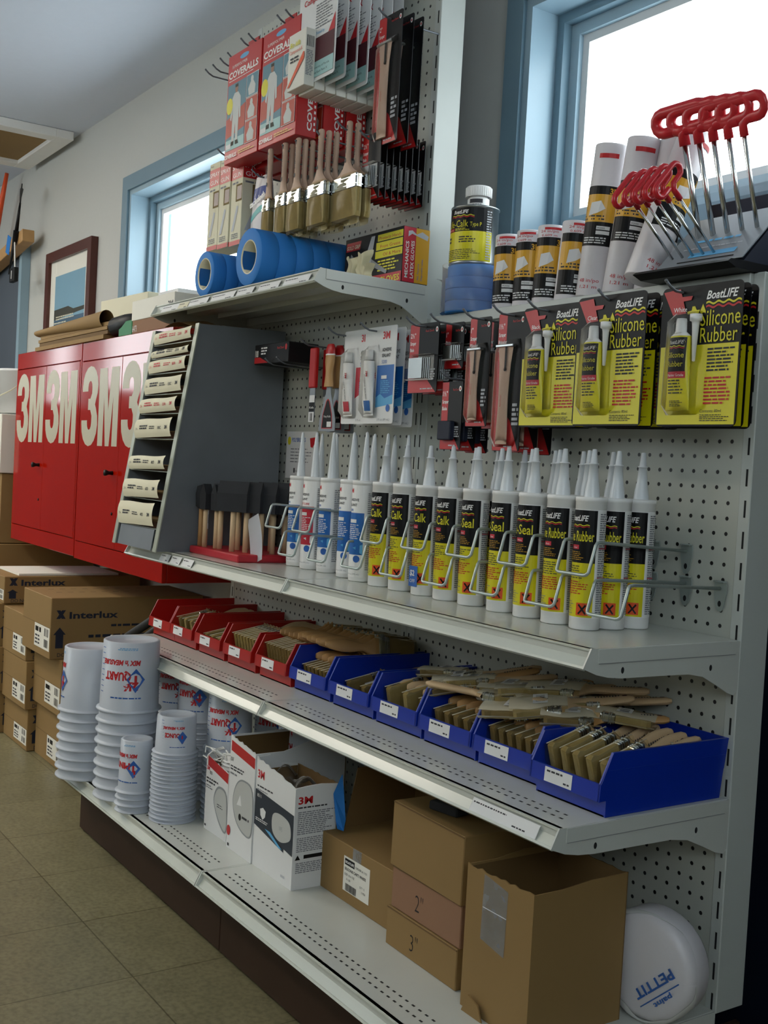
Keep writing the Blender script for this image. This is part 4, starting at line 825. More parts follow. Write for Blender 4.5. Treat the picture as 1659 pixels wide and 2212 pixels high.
# ---------------------------------------------------------------- on top of the short section
ZT = 10.76
bagp = None
def flat_roll():
    t = tape_roll(2.35, 1.0); return t
RXf = (PI/2, 0, 0)
for i in range(4):
    L = 'blue tape roll wrapped in clear film, %s from the bottom under the can' % ORD[i]
    if bagp is None: bagp = flat_roll(); place(bagp, (-29.9, 1.1, ZT+.02), (-PI/2, 0, 0)); bagp['label'] = L; bagp['group'] = 'blue tape rolls piled flat'; bagp.location = P(-29.9, 1.3, ZT+1.02)
    else: dup(bagp, (-29.9+.08*math.sin(3*i), 1.3+.1*math.cos(2*i), ZT+1.02+1.02*i), (-PI/2, 0, .4*i), L)
for o in [o for o in bpy.data.objects if o.get('group') == 'blue tape rolls piled flat']: o.rotation_euler.x = PI/2
mb = MB()
mb.surf(40, 12, lambda u, v: ((2.75+.14*math.sin(7*2*PI*u+4*v)*math.sin(PI*v)+.06*math.sin(23*u))*math.cos(2*PI*u), (2.72+.14*math.sin(5*2*PI*u+3*v)*math.sin(PI*v))*math.sin(2*PI*u), .06+4.15*v+.1*math.sin(12*PI*u)*math.sin(PI*v)), 'bag')
mb.surf(10, 8, lambda u, v: (-2.4-1.3*v, -1.0+2*u-.4*v, 2.9-1.6*v*(u-.3)+.4*math.sin(5*u)), 'bag')
one('plastic_wrap', mb, 'crinkled clear plastic wrap around the blue tape rolls', 'plastic wrap', (-29.9, 1.3, ZT))
can = thing('caulk_can', 'black and yellow two part caulk can on the wrapped tape rolls', 'can', (-30.0, 1.2, ZT+4.2))
mb = MB(); mb.lathe([(0, 0), (2.05, 0), (2.1, .08), (2.05, .16), (2.05, 4.75), (2.12, 4.82), (2.1, 4.92), (1.9, 4.9), (1.85, 4.8), (0, 4.8)], 'steel', 40); mb.build('can_body', can)
mb = MB(); mb.art(cyl(2.06, -PI/2+.25), [('r', -3.2, .2, 3.0, 2.7, 'yellow'), ('r', -3.2, 2.7, 3.0, 4.7, 'label_black'), ('t', 'BoatLIFE', .0, 4.2, .42, 'white', {'al': 'c', 'sh': .3, 'b': .02, 'w': 1.6}), ('wave', -1.0, 1.3, 4.0, .04, .6, .06, 'text_yellow'), ('wave', -1.0, 1.3, 3.88, .04, .6, .06, 'text_red'), ('t', 'Life-Calk', -1.5, 3.05, .85, 'text_yellow', {'w': 2.3}), ('t', 'Type P', .95, 3.1, .5, 'text_yellow', {'w': 1.0}),
    ('r', -1.5, 2.72, -.6, 2.98, 'red'), ('t', 'Black / Noir', -1.42, 2.78, .17, 'white', {'w': .75}), ('l', -.5, 2.75, 1.0, 2.98, 2, 'text_yellow'), ('l', -1.4, 1.7, -.8, 2.3, 2, 'dark_text'), ('l', .0, 1.7, 1.5, 2.3, 3, 'dark_text'), ('l', -1.6, .3, 2.0, 1.2, 6, 'dark_text', .35), ('l', 2.4, .3, 2.95, 4.5, 20, 'grey_pale')], seg=.3); mb.build('label', can)
b2 = thing('catalyst_bottle', 'small white screw-capped bottle standing on the caulk can', 'bottle', (-29.8, 1.3, ZT+4.2+4.82))
mb = MB(); mb.lathe([(0, 0), (.92, 0), (.95, .05), (.95, .95), (.8, 1.05), (.8, 1.2)], 'white', 24); mb.art(cyl(.955, -.9), [('r', -.6, .5, .6, .85, 'dark_text'), ('l', -.6, .1, .6, .45, 3, 'grey_text')], seg=.15); mb.build('bottle_body', b2)
mb = MB()
prof = [(1.1, 1.1), (1.12, 1.9), (1.02, 2.0), (0, 2.02)]
vs = []; mb.lathe(prof, 'white', 36)
for k in range(36):
    a = 2*PI*k/36; mb.box(1.1, 1.16, -.04, .04, 1.14, 1.88, 'white', Matrix.Rotation(a, 4, 'Z'))
mb.build('cap', b2)

def film_roll(r, H, kind):
    t = thing('masking_film_roll', 'x', 'film roll', (0, 0, 0), group='white masking film rolls')
    mb = MB(); mb.lathe([(.5, H*.96), (.55, H), (r-.05, H), (r, H-.08), (r, .08), (r-.05, 0), (0, 0)], 'bag_white', 28); mb.lathe([(0, H*.8), (.5, H*.8), (.5, H-.01)], 'brown_core', 16); film = mb
    s0, s1 = (.08, .84) if H < 8 else (.33, .72)
    a, b_ = H*s0, H*s1; k = b_-a; mb = MB(); w2 = r*2.3
    it = [('r', -w2*.5, a, w2*.5, a+k*.4, 'label_black'), ('r', -w2*.5, a+k*.4, w2*.5, b_, 'gold'), ('r', -w2*.5, b_-k*.14, w2*.5, b_, 'label_black'), ('t', '3M', w2*.28, b_-k*.13, k*.13, 'gold', {'b': .03, 'al': 'l'}),
          ('p', [(-.5*r, a+k*.5), (.1*r, a+k*.55), (.5*r, a+k*.62), (.2*r, a+k*.75), (-.4*r, a+k*.72)], 'card_white'), ('l', -.4*w2, a+k*.42, .35*w2, a+k*.52, 2, 'dark_text'), ('r', w2*.05, a+k*.27, w2*.4, a+k*.33, 'card_white'), ('r', w2*.05, a+k*.19, w2*.4, a+k*.25, 'card_white'), ('t', 'M3000', w2*.08, a+k*.28, k*.045, 'black'), ('l', -w2*.3, a+k*.03, w2*.4, a+k*.15, 3, 'card_white', .5),
          ('t', '24 in/po' if H < 8 else '48 in/po', -.6*r, H*.9 if H < 8 else H*.09, .28 if H < 8 else .4, 'text_red', {'w': r*1.3}), ('t', '0,609 m' if H < 8 else '1,21 m', -.5*r, H*.85 if H < 8 else H*.05, .25 if H < 8 else .35, 'text_red', {'w': r*1.1}), ('r', -.3*r, H*.935 if H < 8 else H*.9, .9*r, H*.965 if H < 8 else H*.93, 'text_red')]
    film.art(cyl(r+.005, -PI/2+.3), it[-3:], seg=.25); film.build('film', t)
    mb.art(cyl(r+.005, -PI/2+.3), it[:-3], seg=.25); mb.build('label', t)
    return t
p = None
for i, x in enumerate((-25.3, -22.8, -20.3, -17.8)):
    L = 'short yellow and black labelled masking film roll, %s from the left' % ORD[i]
    if p is None: p = film_roll(1.15, 6.2, 0); place(p, (x, 1.3, ZT), (0, 0, .1)); p['label'] = L
    else: dup(p, (x, 1.3+.1*(i % 2), ZT+.0), (0, .02*i, .3*i-.3), L)
p = None
for i, (x, y, ry, rx) in enumerate(((-15.2, 1.4, .1, 0), (-12.5, 1.5, .12, 0), (-10.2, 2.4, .12, 0), (-8.4, -.5, .33, -.1))):
    L = ('tall white masking film roll, %s from the left' % ORD[i]) if i < 3 else 'tall white masking film roll tilted in front of the others'
    if p is None: p = film_roll(1.25, 11.3, 1); place(p, (x, y, ZT+.15), (rx, ry, .1)); p['label'] = L
    else: dup(p, (x, y, ZT+(.15 if i < 3 else .45)), (rx, ry, .35*i), L)

# T-handle hex key stand
st = thing('hex_key_stand', 'dark steel sloped stand holding rows of red-handled hex keys', 'stand', (0, 0, ZT))
mb = MB(); mb.prism([(-2.2, .0), (-3.0, .3), (-2.7, .5), (-1.6, .55), (4.0, .55), (4.0, 0)], 'x', -6.8, 1.2, 'black'); mb.build('base', st)
a_ = PI/4; T = Matrix.Translation((-5.7, -1.85, .62)) @ Matrix.Rotation(a_, 4, 'X')
mb = MB(); mb.T = T; mb.box(0, 7.1, 0, 5.6, 0, .1, 'plate_grey', b=.03); mb.box(1.6, 6.2, .3, .38, .1, .14, 'black')
mb.art(Matrix.Translation((0, 0, .12)), [('r', 2.2, .75, 6.0, 1.25, 'sky_blue'), ('l', 1.6, 2.4, 6.8, 2.8, 1, 'sky_blue', .6), ('l', 1.2, 1.7, 6.6, 1.9, 1, 'grey_pale')]); mb.build('face_plate', st)
mb = MB(); mb.prism([(-1.5, .55), (2.1, 4.3), (4.0, 4.5), (4.0, .55)], 'x', -5.5, 1.2, 'navy'); mb.box(-6.2, 1.9, 3.4, 4.1, 4.3, 6.0, 'navy', b=.05); mb.build('back_box', st)
def hexkey(L, gw, r, hh):
    t = thing('hex_key', 'x', 'hex key', (0, 0, 0), group='red T-handle hex keys')
    mb = MB(); mb.tube([(0, 0, 0), (0, 0, L)], r, 'chrome', 6); mb.build('shaft', t)
    mb = MB(); R_ = hh/2; R2 = r*1.9; pts = [(0, 0, L-.1), (0, 0, L+.7), (.12*gw, 0, L+1.0)]
    z1 = L+1.0; pts += [(gw*.35, 0, z1)]
    for i in range(7): a = -PI/2+PI*i/6; pts.append((gw*.42+R_*math.cos(a), 0, z1+R_+R_*math.sin(a)))
    for i in range(7): a = PI/2+PI*i/6; pts.append((-gw*.42+R_*math.cos(a), 0, z1+R_+R_*math.sin(a)))
    pts.append((-gw*.12, 0, z1)); mb.tube(pts, R2, 'dip_red', 10); mb.build('grip', t)
    return t
def axes(g_, d_):
    d_ = Vector(d_).normalized(); g_ = Vector(g_); g_ = (g_-d_*g_.dot(d_)).normalized(); y_ = d_.cross(g_)
    return tuple(Matrix((g_, y_, d_)).transposed().to_euler())
pb = None
for i in range(5):
    L = 'large red-handled hex key, %s from the left in the tall back row' % ORD[i]
    Wp = T @ Vector((1.5+1.18*i, 3.1, -.3)); rot = axes((1, .0, .13), (0, -.32, .95))
    if pb is None: pb = hexkey(6.6, 3.5, .2, 1.3); place(pb, (Wp.x, Wp.y, ZT+Wp.z), rot); pb['label'] = L
    else:
        o = dup(pb, (Wp.x, Wp.y, ZT+Wp.z), rot, L); o.scale = (1-.05*i, 1-.12*i, 1-.015*i)
ps = None
for i in range(5):
    L = 'small red-handled hex key, %s from the left in the short front row' % ORD[i]
    Wp = T @ Vector((.75+.88*i, 1.05, -.3)); rot = axes((.05, .62, .78), (0, -.78, .62))
    if ps is None: ps = hexkey(5.0, 2.2, .1, .85); place(ps, (Wp.x, Wp.y, ZT+Wp.z), rot); ps['label'] = L
    else:
        o = dup(ps, (Wp.x, Wp.y, ZT+Wp.z), rot, L)
# ---------------------------------------------------------------- brush bins
ZB = -22.9
def bin_(w_, m, lab1):
    t = thing('storage_bin', 'x', 'bin', (0, 0, 0)); D = 10.2; H = 3.85; tw = .12
    # local: x 0..w_, y 0 (front of base) .. D
    side = [(0, 0), (D, 0), (D+.5, H), (.35, H), (-.55, 2.05), (-.62, 1.0), (0, 1.0)]
    mb = MB()
    for x, s_ in ((0, -1), (w_-tw, 1)):
        mb.prism(side, 'x', x, x+tw, m)
        xo = x-.06 if s_ < 0 else x+tw
        mb.prism([(.02, 1.9), (D+.2, 1.9), (D+.5, H), (.35, H), (-.5, 2.05)], 'x', xo, xo+.06, m); mb.box(min(xo, x)-.02, max(xo+.06, x+tw)+.02, .35, D+.5, H-.12, H, m)
        mb.box(xo-.02*(s_ < 0), xo+.06+.02*(s_ > 0), 0, D+.3, 2.75, 2.82, m)
    mb.box(tw, w_-tw, 0, D, 0, .1, m); mb.box(tw, w_-tw, 0, tw, 0, 1.05, m)
    mb.prism([(-.62, 1.0), (-.55, 2.05), (-.42, 2.05), (-.48, 1.0)], 'x', -.06, w_+.06, m); mb.box(tw, w_-tw, -.6, .05, 1.0, 1.08, m)
    mb.prism([(D-.1, 0), (D, 0), (D+.5, H), (D+.4, H)], 'x', tw, w_-tw, m); mb.build('bin_body', t)
    mb = MB(); T = lambda v: Vector((v[0], -.63+.07*(v[1]-1.0)-v[2], v[1])); mb.art(T, [('r', w_*.22, 1.08, w_*.62, 1.98, 'card_white'), ('l', w_*.25, 1.65, w_*.5, 1.85, 1, 'dark_text', .6), ('l', w_*.5, 1.2, w_*.6, 1.38, 1, 'dark_text', .6)], w=.015); mb.build('price_label', t)
    return t
rights = [1.3, -5.55, -12.1, -18.7, -25.4, -32.2]; reds = [-38.7, -45.5, -52.2, -58.9, -64.5]
names = ['nearest the right post', 'second from the right', 'third from the right', 'fourth from the right', 'fifth from the right', 'leftmost of the blue ones']
pb = None; BX = []
for i, xr in enumerate(rights):
    y = -10.75 if i == 0 else -10.1+.1*i; L = 'blue plastic brush bin, '+names[i]; BX.append((xr-6.1, y))
    if pb is None: pb = bin_(6.1, 'bin_blue', ''); place(pb, (xr-6.1, y, ZB)); pb['label'] = L; pb['group'] = 'blue brush bins'
    else: dup(pb, (xr-6.1, y, ZB), None, L)
names = ['next to the blue bins', 'second from the blue bins', 'middle one of five', 'second from the left end', 'empty one at the left end']
pr = None; RXs = []
for i, xr in enumerate(reds):
    y = -9.75-.02*i; L = 'red plastic brush bin, '+names[i]; w_ = 6.0
    xl = xr-w_ if i < 4 else xr-5.9; RXs.append((xl, y))
    if pr is None: pr = bin_(5.9, 'bin_red', ''); place(pr, (xl, y, ZB)); pr['label'] = L; pr['group'] = 'red brush bins'
    else: dup(pr, (xl, y, ZB), None, L)

# chip brushes: bristle end at local -y, handle towards +y, lying on edge (wide side vertical)
def chip(w_, hl=5.2, dark=0):
    t = thing('chip_brush', 'x', 'paintbrush', (0, 0, 0)); th = .32
    mb = MB(); mb.prism([(-w_*.5, 0), (-w_*.46, -1.6), (-w_*.5, -2.0), (-w_*.44, -2.25), (w_*.44, -2.25), (w_*.5, -2.0), (w_*.46, -1.6), (w_*.5, 0)], 'z', -th*.8, th*.8, 'bristle' if dark else 'bristle_pale'); mb.build('bristles', t)
    mb = MB(); mb.box(-w_*.51, w_*.51, 0, 1.0, -th, th, 'ferrule', b=.08)
    for y in (.25, .4, .75): mb.box(-w_*.52, w_*.52, y, y+.06, -th-.03, th+.03, 'steel')
    mb.build('ferrule', t)
    mb = MB()
    def hf(u, v):
        ww = w_*.48*(1-v/.3)**1.5+.36 if v < .3 else .36+.26*math.sin(PI*(v-.3)/.7)**1.3
        c = math.cos(2*PI*u); s_ = math.sin(2*PI*u); k = 1 if v < .97 else .6
        return (ww*c*k, 1.0+hl*v, th*.8*s_*k)
    mb.surf(12, 14, hf, 'wood_light' if not dark else 'wood'); mb.add([hf(i/12, 1) for i in range(12)], [tuple(range(12))], 'wood_light' if not dark else 'wood')
    mb.art(lambda v: Vector((v[0], 1+hl*.62+v[1], th*.85+v[2])), [('l', -.12, -.8, .12, .9, 9, 'dark_text', .5), ('e', 0, 1.2, .12, .18, 'wood_dark')]); mb.build('handle', t)
    mb = MB(); mb.surf(16, 8, lambda u, v: ((w_*.5+.12)*math.cos(2*PI*u), -2.5+3.9*v, (th+.1+.05*math.sin(9*u+8*v))*math.sin(2*PI*u)), 'sleeve')
    mb.art(Matrix.Translation((0, 0, th+.12)), [('r', -w_*.3, -.9, w_*.2, .1, 'card_white'), ('bars', -w_*.22, -.7, w_*.12, -.1, 10, 'barcode')]); mb.build('sleeve', t)
    return t
CH = {}
def chip_at(w_, dark, loc, rot, label, group):
    k = (w_, dark)
    if k not in CH: CH[k] = chip(w_, 4.8 if w_ > 1.6 else 4.2, dark); place(CH[k], loc, rot); CH[k]['label'] = label; CH[k]['group'] = group
    else: dup(CH[k], loc, rot, label, group)
ON = PI/2   # roll that stands a brush on its edge
def edge_rot(tilt, yaw=0, roll=0): return Matrix.Rotation(yaw, 3, 'Z') @ Matrix.Rotation(tilt, 3, 'X') @ Matrix.Rotation(ON+roll, 3, 'Y')
def er(tilt, yaw=0, roll=0): return tuple(edge_rot(tilt, yaw, roll).to_euler())
binw = ['nearest the right post', 'second from the right', 'third from the right', 'fourth from the right', 'fifth from the right', 'leftmost of six']
for b, (w_, n, dark, dz) in enumerate(((3.3, 5, 0, 0), (2.6, 6, 1, 0), (2.4, 5, 1, 0), (2.6, 3, 0, .3), (2.2, 3, 1, -.9), (2.0, 8, 1, .3))):
    x0, y0b = BX[b]
    for i in range(n):
        x = x0+.8+i*(4.6/max(1, n-1)); z = ZB+.2+w_*.5+.35+dz*.5
        chip_at(w_, dark, (x, y0b+2.9+(.4 if b == 4 else 0), max(z, ZB+w_*.55+.15)), er(.2 if b else .28, -.05, .04*math.sin(i*2)), 'paintbrush on edge in the blue bin %s, %s from left' % (binw[b], ORD[i]), 'paintbrushes in the blue bins')
    if b == 4: continue
    m_ = 3 if b in (0,) else 5
    for i in range(m_):
        x = x0+.9+i*(4.3/max(1, m_-1)); L = 'paintbrush handle-first in the blue bin %s, %s from left' % (binw[b], ORD[i])
        if b == 0: L = 'rear paintbrush in the blue bin nearest the right post, %s from left' % ORD[i]
        chip_at(w_*.9 if b else 2.6, dark, (x, y0b+(7.3 if b else 8.0), ZB+2.1+.25*(b > 0)), er(.1, PI-.25 if b else PI-.12, .3*math.sin(i)), L, 'paintbrushes in the blue bins')
# loose brushes heaped across the bins
heap = [(-7.9, -7.4, 4.6, 3.2, .16, .75, .2), (-9.6, -8.4, 4.0, 3.0, .1, .95, .1), (-10.8, -6.2, 5.0, 3.2, .12, .8, -.1), (-8.6, -5.2, 5.4, 3.0, .1, 1.0, .1), (-5.6, -6.6, 4.3, 3.0, .05, .8, .15), (-13.3, -5.6, 4.6, 3.0, .1, 1.1, .1), (-12.4, -7.6, 4.2, 2.8, .05, -2.1, .1),
        (-15.0, -4.2, 4.6, 2.6, .1, .9, 0), (-6.8, -3.6, 4.8, 2.8, .1, .7, 0), (-4.0, -4.6, 4.5, 2.8, .06, -2.2, 0), (-17.4, -7.2, 4.3, 2.6, .25, .8, .2), (-18.6, -6.0, 4.4, 2.6, .2, .7, 0), (-16.4, -6.4, 4.6, 2.6, .15, .9, 0), (-22.0, -4.8, 4.1, 2.4, .1, 1.2, 0), (-9.6, -3.8, 4.7, 2.8, .08, .5, .1), (-10.2, -2.9, 4.9, 2.8, .05, 1.2, .1)]
for i, (x, y, z, w_, ti, ya, ro) in enumerate(heap):
    y = min(y, -.5-5.9*max(0, math.cos(ya)), -2.6); x = min(x, 1.0-6*max(0, math.sin(ya)))
    r = tuple((Matrix.Rotation(-ya, 3, 'Z') @ Matrix.Rotation(ti, 3, 'X') @ Matrix.Rotation(ro, 3, 'Y')).to_euler())
    chip_at(w_, i % 3 == 1, (x, y, ZB+z), r, 'loose paintbrush heaped across the blue bins, %s counting from the right' % ORD[i], 'loose paintbrushes on top of the blue bins')
rl = ['next to the blue bins', 'second from the blue bins', 'in the middle', 'second from the left end']
for b, (w_, n) in enumerate(((2.1, 9), (2.0, 8), (1.4, 4), (2.2, 4))):
    x0, y0b = RXs[b]
    for i in range(n):
        x = x0+.7+i*(4.5/(n-1)); chip_at(w_, 0 if b else 1, (x, y0b+2.7, ZB+w_*.5+.8+(.7 if b < 2 else .2)), er(.2, -.05, .05*math.sin(3*i)), 'small paintbrush in the red bin %s, %s from left' % (rl[b], ORD[i]), 'small paintbrushes in the red bins')
for i in range(6):
    x0, y0b = RXs[0]; chip_at(2.0, 1, (x0+1.0+.85*i, y0b+7.6, ZB+3.6+.1*(i % 2)), er(.08, PI-.15, .2*math.sin(i)), 'reversed small brush in the red bin next to the blue bins, %s from left' % ORD[i], 'small paintbrushes in the red bins')
for i in range(7):
    x0, y0b = BX[5]; chip_at(2.0, 1, (x0+.7+.8*i, y0b+6.2, ZB+4.1+.12*(i % 2)), er(.08, PI-.3, .6+.2*math.sin(i)), 'small brush lying handle-first over the leftmost blue bin, %s from left' % ORD[i], 'loose paintbrushes on top of the blue bins')
# ---------------------------------------------------------------- mixing cups stacked upside down
ZD = -36.79
def cup_mb(R, r, H, lip):
    mb = MB(); mb.lathe([(0, H-.12), (r-.35, H-.12), (r-.3, H-.02), (r-.1, H), (r, H-.08), (R-.3, lip+.12), (R-.26, lip), (R-.03, lip-.04), (R, .05), (R-.04, 0), (R-.1, lip-.1), (R-.32, lip-.04), (R-.36, lip+.1), (r-.06, H-.2)], 'cup', 44); return mb
def cup(R, r, H, lip, prints):
    t = thing('mixing_cup', 'x', 'mixing cup', (0, 0, 0)); cup_mb(R, r, H, lip).build('cup_body', t)
    return t, prints
def printed(R, r, H, lip, word, a=-.75, mb=None):
    sl = (R-.3-r)/H
    def T(v):
        z = H-v[1]; rr = r+sl*v[1]+v[2]+.0; th = a-v[0]/r; return Vector((rr*math.cos(th), rr*math.sin(th), z))
    k = H/6.4
    mb.art(T, [('l', -1.2*k, .45*k, .6*k, .7*k, 2, 'sky_blue', .5), ('t', "MIX 'n MEASURE", -1.5*k, 1.6*k, .62*k, 'text_red', {'w': 3.7*k, 'b': .05, 'sh': .2}), ('t', word, -.7*k, 2.7*k, 1.0*k, 'text_red', {'w': 2.5*k, 'b': .05}), ('t', '2½' if 'QUART' in word and k > .8 else '1', -1.35*k, 3.6*k, 1.0*k, 'text_red', {'b': .06}), ('p', [(-1.9*k, 3.3*k), (-1.1*k, 2.3*k), (-.3*k, 3.3*k), (-1.1*k, 4.5*k)], 'text_blue'), ('t', '1', -1.2*k, 3.0*k, 1.0*k, 'text_red', {'b': .06}),
        ('l', -1.6*k, 4.9*k, 1.7*k, 5.1*k, 1, 'text_blue', .6)], w=.03, seg=.2)
    for i in range(9): mb.art(T, [('r', 2.1*k, (.6+.5*i)*k, 2.6*k, (.66+.5*i)*k, 'text_blue')], w=.03)
    return mb
stack_id = 0
def stack(x, y, R, r, H, lip, pitch, n, desc, word, a=-.75, full=True, half=True):
    global stack_id
    base, _ = cup(R, r, H, lip, 0); g = 'cups in the '+desc
    for i in range(n):
        pos = 'topmost' if i == n-1 else ('bottom one' if i == 0 else '%s from the bottom' % ORD[i])
        L = 'milky mixing cup, %s of the %s' % (pos, desc)
        loc = (x+.03*math.sin(i*2+stack_id), y+.03*math.cos(i*3), ZD+pitch*i)
        if i == 0: place(base, loc); base['label'] = L; base['group'] = g; o = base
        else: o = dup(base, loc, (0, 0, .3*i), L, g)
    o.rotation_euler = (0, 0, 0)
    if full:
        mb = printed(R, r, H, lip, word, a, cup_mb(R, r, H, lip)); old = o.children[0]; bpy.data.objects.remove(old); mb.build('cup_body', o)
    stack_id += 1
stack(-66.0, -18.6, 3.1, 2.6, 6.6, .22, 1.0, 8, 'front left stack at the deck end', 'QUART', -2.0)
stack(-57.8, -17.3, 3.2, 2.75, 6.9, .22, 1.08, 9, 'tallest front stack of large cups', 'QUART', -.62)
stack(-52.75, -18.3, 1.9, 1.5, 5.0, .16, .62, 4, 'short front stack between taller ones', 'PINT', -1.1)
stack(-48.75, -16.1, 2.2, 1.8, 3.5, .12, .375, 18, 'front stack of closely nested small cups', 'OUNCE', -.45)
stack(-47.3, -11.3, 2.45, 2.05, 5.4, .16, .5, 14, 'middle stack behind the small cups', 'QUART', -.7)
stack(-54.9, -10.9, 2.6, 2.2, 5.4, .16, .55, 15, 'second row stack left of the middle', 'QUART', -.9)
stack(-61.6, -10.4, 2.6, 2.2, 5.4, .16, .55, 14, 'second row stack behind the tallest', 'QUART', -.6)
stack(-40.4, -6.6, 3.2, 2.8, 6.6, .2, .6, 9, 'rear stack behind the mask boxes', 'QUART', -.7)
stack(-49.0, -5.2, 2.6, 2.2, 6.0, .18, .6, 10, 'rearmost stack near the pegboard', 'QUART', -.7)

# ---------------------------------------------------------------- respirator boxes
def jag(w_, h, seed, hl=0, hr=0):
    r_ = random.Random(seed); n = 14; return [(w_*i/n, h+hl+(hr-hl)*i/n+r_.uniform(-.09, .09)) for i in range(n+1)]
def open_box(w_, d, hf, hb, m, mi, seed, sidec=0, hl=0, hr=0):
    """cut-open carton: walls of their own thickness, no lid"""
    mb = MB(); t = .09
    f_ = jag(w_, hf, seed, hl, hr)
    mb.prism([(0, 0), (w_, 0)]+f_[::-1], 'y', 0, t, m)
    mb.prism([(0, 0), (w_, 0)]+jag(w_, hb, seed+1)[::-1], 'y', d-t, d, mi)
    mb.prism([(t, 0), (d-t, 0), (d-t, hb), (d*.6, (hf+hb)/2+.1), (d*.3, hf+hr+sidec), (t, hf+hr)], 'x', w_-t, w_, m)
    mb.prism([(t, 0), (d-t, 0), (d-t, hb), (d*.6, (hf+hb)/2+.1), (d*.3, hf+hl+sidec), (t, hf+hl)], 'x', 0, t, m)
    for a in (0, ): mb.box(t, w_-t, t, d-t, .02, .12, mi)
    mb.prism([(t*1.2, .1), (w_-t*1.2, .1), (w_-t*1.2, hf+hr-.12), (t*1.2, hf+hl-.12)], 'y', t+.01, t+.03, mi)
    mb.box(t+.01, t+.03, t*1.3, d-t*1.3, .1, min(hf+hl, hb)-.15, mi); mb.box(w_-t-.03, w_-t-.01, t*1.3, d-t*1.3, .1, min(hf+hr, hb)-.15, mi)
    return mb
mA = thing('respirator_box', 'smallest white respirator box with white straps spilling from its top', 'box', (-45.0, -14.6, ZD))
mb = open_box(4.6, 4.6, 6.6, 6.4, 'card_white', 'brown_core', 3, 0, .2, -.5)
mb.art(face_y(), [('p', [(.35, 5.9), (4.55, 5.2), (4.55, 6.1), (.35, 6.8)], 'red'), ('t', '3M', .15, 5.5, .5, 'text_red', {'b': .03}), ('t', '8000', .8, 5.2, .45, 'dark_text', {'sx': .6}), ('l', .2, 4.3, 2.6, 4.9, 2, 'dark_text', .5), ('l', .2, 3.8, 1.5, 4.2, 2, 'grey_text'), ('s', [(1.9, 2.8), (2.1, 4.0), (3.0, 4.6), (4.4, 4.1), (4.55, .9), (3.2, 1.2)], 'grey'), ('s', [(2.05, 2.8), (2.25, 3.85), (3.05, 4.4), (4.3, 3.95), (4.5, 1.05), (3.3, 1.4)], 'mask'), ('l', 2.6, 2.6, 3.9, 3.0, 2, 'dark_text', .4), ('r', .2, .3, .5, .5, 'dark_text')]); mb.build('carton', mA)
mb = MB(); mb.lathe([(1.6, 3.5), (1.75, 5.8), (1.7, 6.5), (1.3, 7.0), (0, 7.15)], 'white', 24, Matrix.Translation((2.4, 2.3, 0)))
for i in range(3): mb.lathe([(1.72, 5.9+.35*i), (1.84, 5.98+.35*i), (1.72, 6.08+.35*i)], 'white', 24, Matrix.Translation((2.4, 2.3, 0)))
mb.build('mask_pile', mA)
mb = MB(); r_ = random.Random(4)
for i in range(9):
    p0 = Vector((r_.uniform(-.6, 3.6), r_.uniform(-.3, 3), 6.9)); pts = [p0+Vector((r_.uniform(-.7, .7), r_.uniform(-.5, .5), .15+.5*math.sin(j*1.1+i))) for j in range(6)]; mb = MB(); mb.tube(pts, .07, 'white', 5); mb.build('elastic_strap', mA)
mBx = thing('respirator_box', 'tall white respirator box with a red band, torn open at the top', 'box', (-39.5, -15.0, ZD))
mb = open_box(4.7, 9.0, 9.6, 10.2, 'card_white', 'kraft_dark', 8, 0, .3, -.3)
mb.art(face_y(), [('p', [(.2, 8.6), (4.65, 8.0), (4.65, 8.9), (.2, 9.5)], 'red'), ('t', '8247', .15, 7.7, .5, 'dark_text', {'sx': .6}), ('l', .2, 6.9, 3.4, 7.4, 2, 'dark_text', .5), ('l', .2, 6.5, 1.6, 6.8, 1, 'grey_text'), ('s', [(.9, 4.4), (1.5, 6.0), (2.8, 6.6), (4.5, 6.0), (4.6, 2.4), (3.2, 2.0), (1.6, 2.8)], 'grey'), ('s', [(1.0, 4.4), (1.6, 5.9), (2.8, 6.45), (4.4, 5.9), (4.5, 2.5), (3.2, 2.15), (1.7, 2.9)], 'mask'), ('p', [(1.7, 4.2), (2.3, 5.2), (2.6, 4.3)], 'card_white'), ('e', 2.4, 3.3, .25, .3, 'black'), ('l', 2.8, 3.2, 4.2, 3.6, 1, 'dark_text'), ('e', .4, 1.6, .35, .45, 'red'), ('r', .3, .25, .6, .5, 'dark_text')]); mb.art(lambda v: Vector((v[0], 8.9-v[2], v[1])), [('t', '3M', .3, 8.9, .6, 'text_red', {'b': .03}), ('t', '8247', 1.3, 8.9, .6, 'dark_text', {'sx': .7})]); mb.build('carton', mBx)
mC = thing('respirator_box', 'widest white respirator box with a dark blue photo panel, torn top', 'box', (-34.7, -14.9, ZD))
mb = open_box(6.7, 4.0, 8.3, 8.2, 'card_white', 'kraft_dark', 15, .1, .8, -.1)
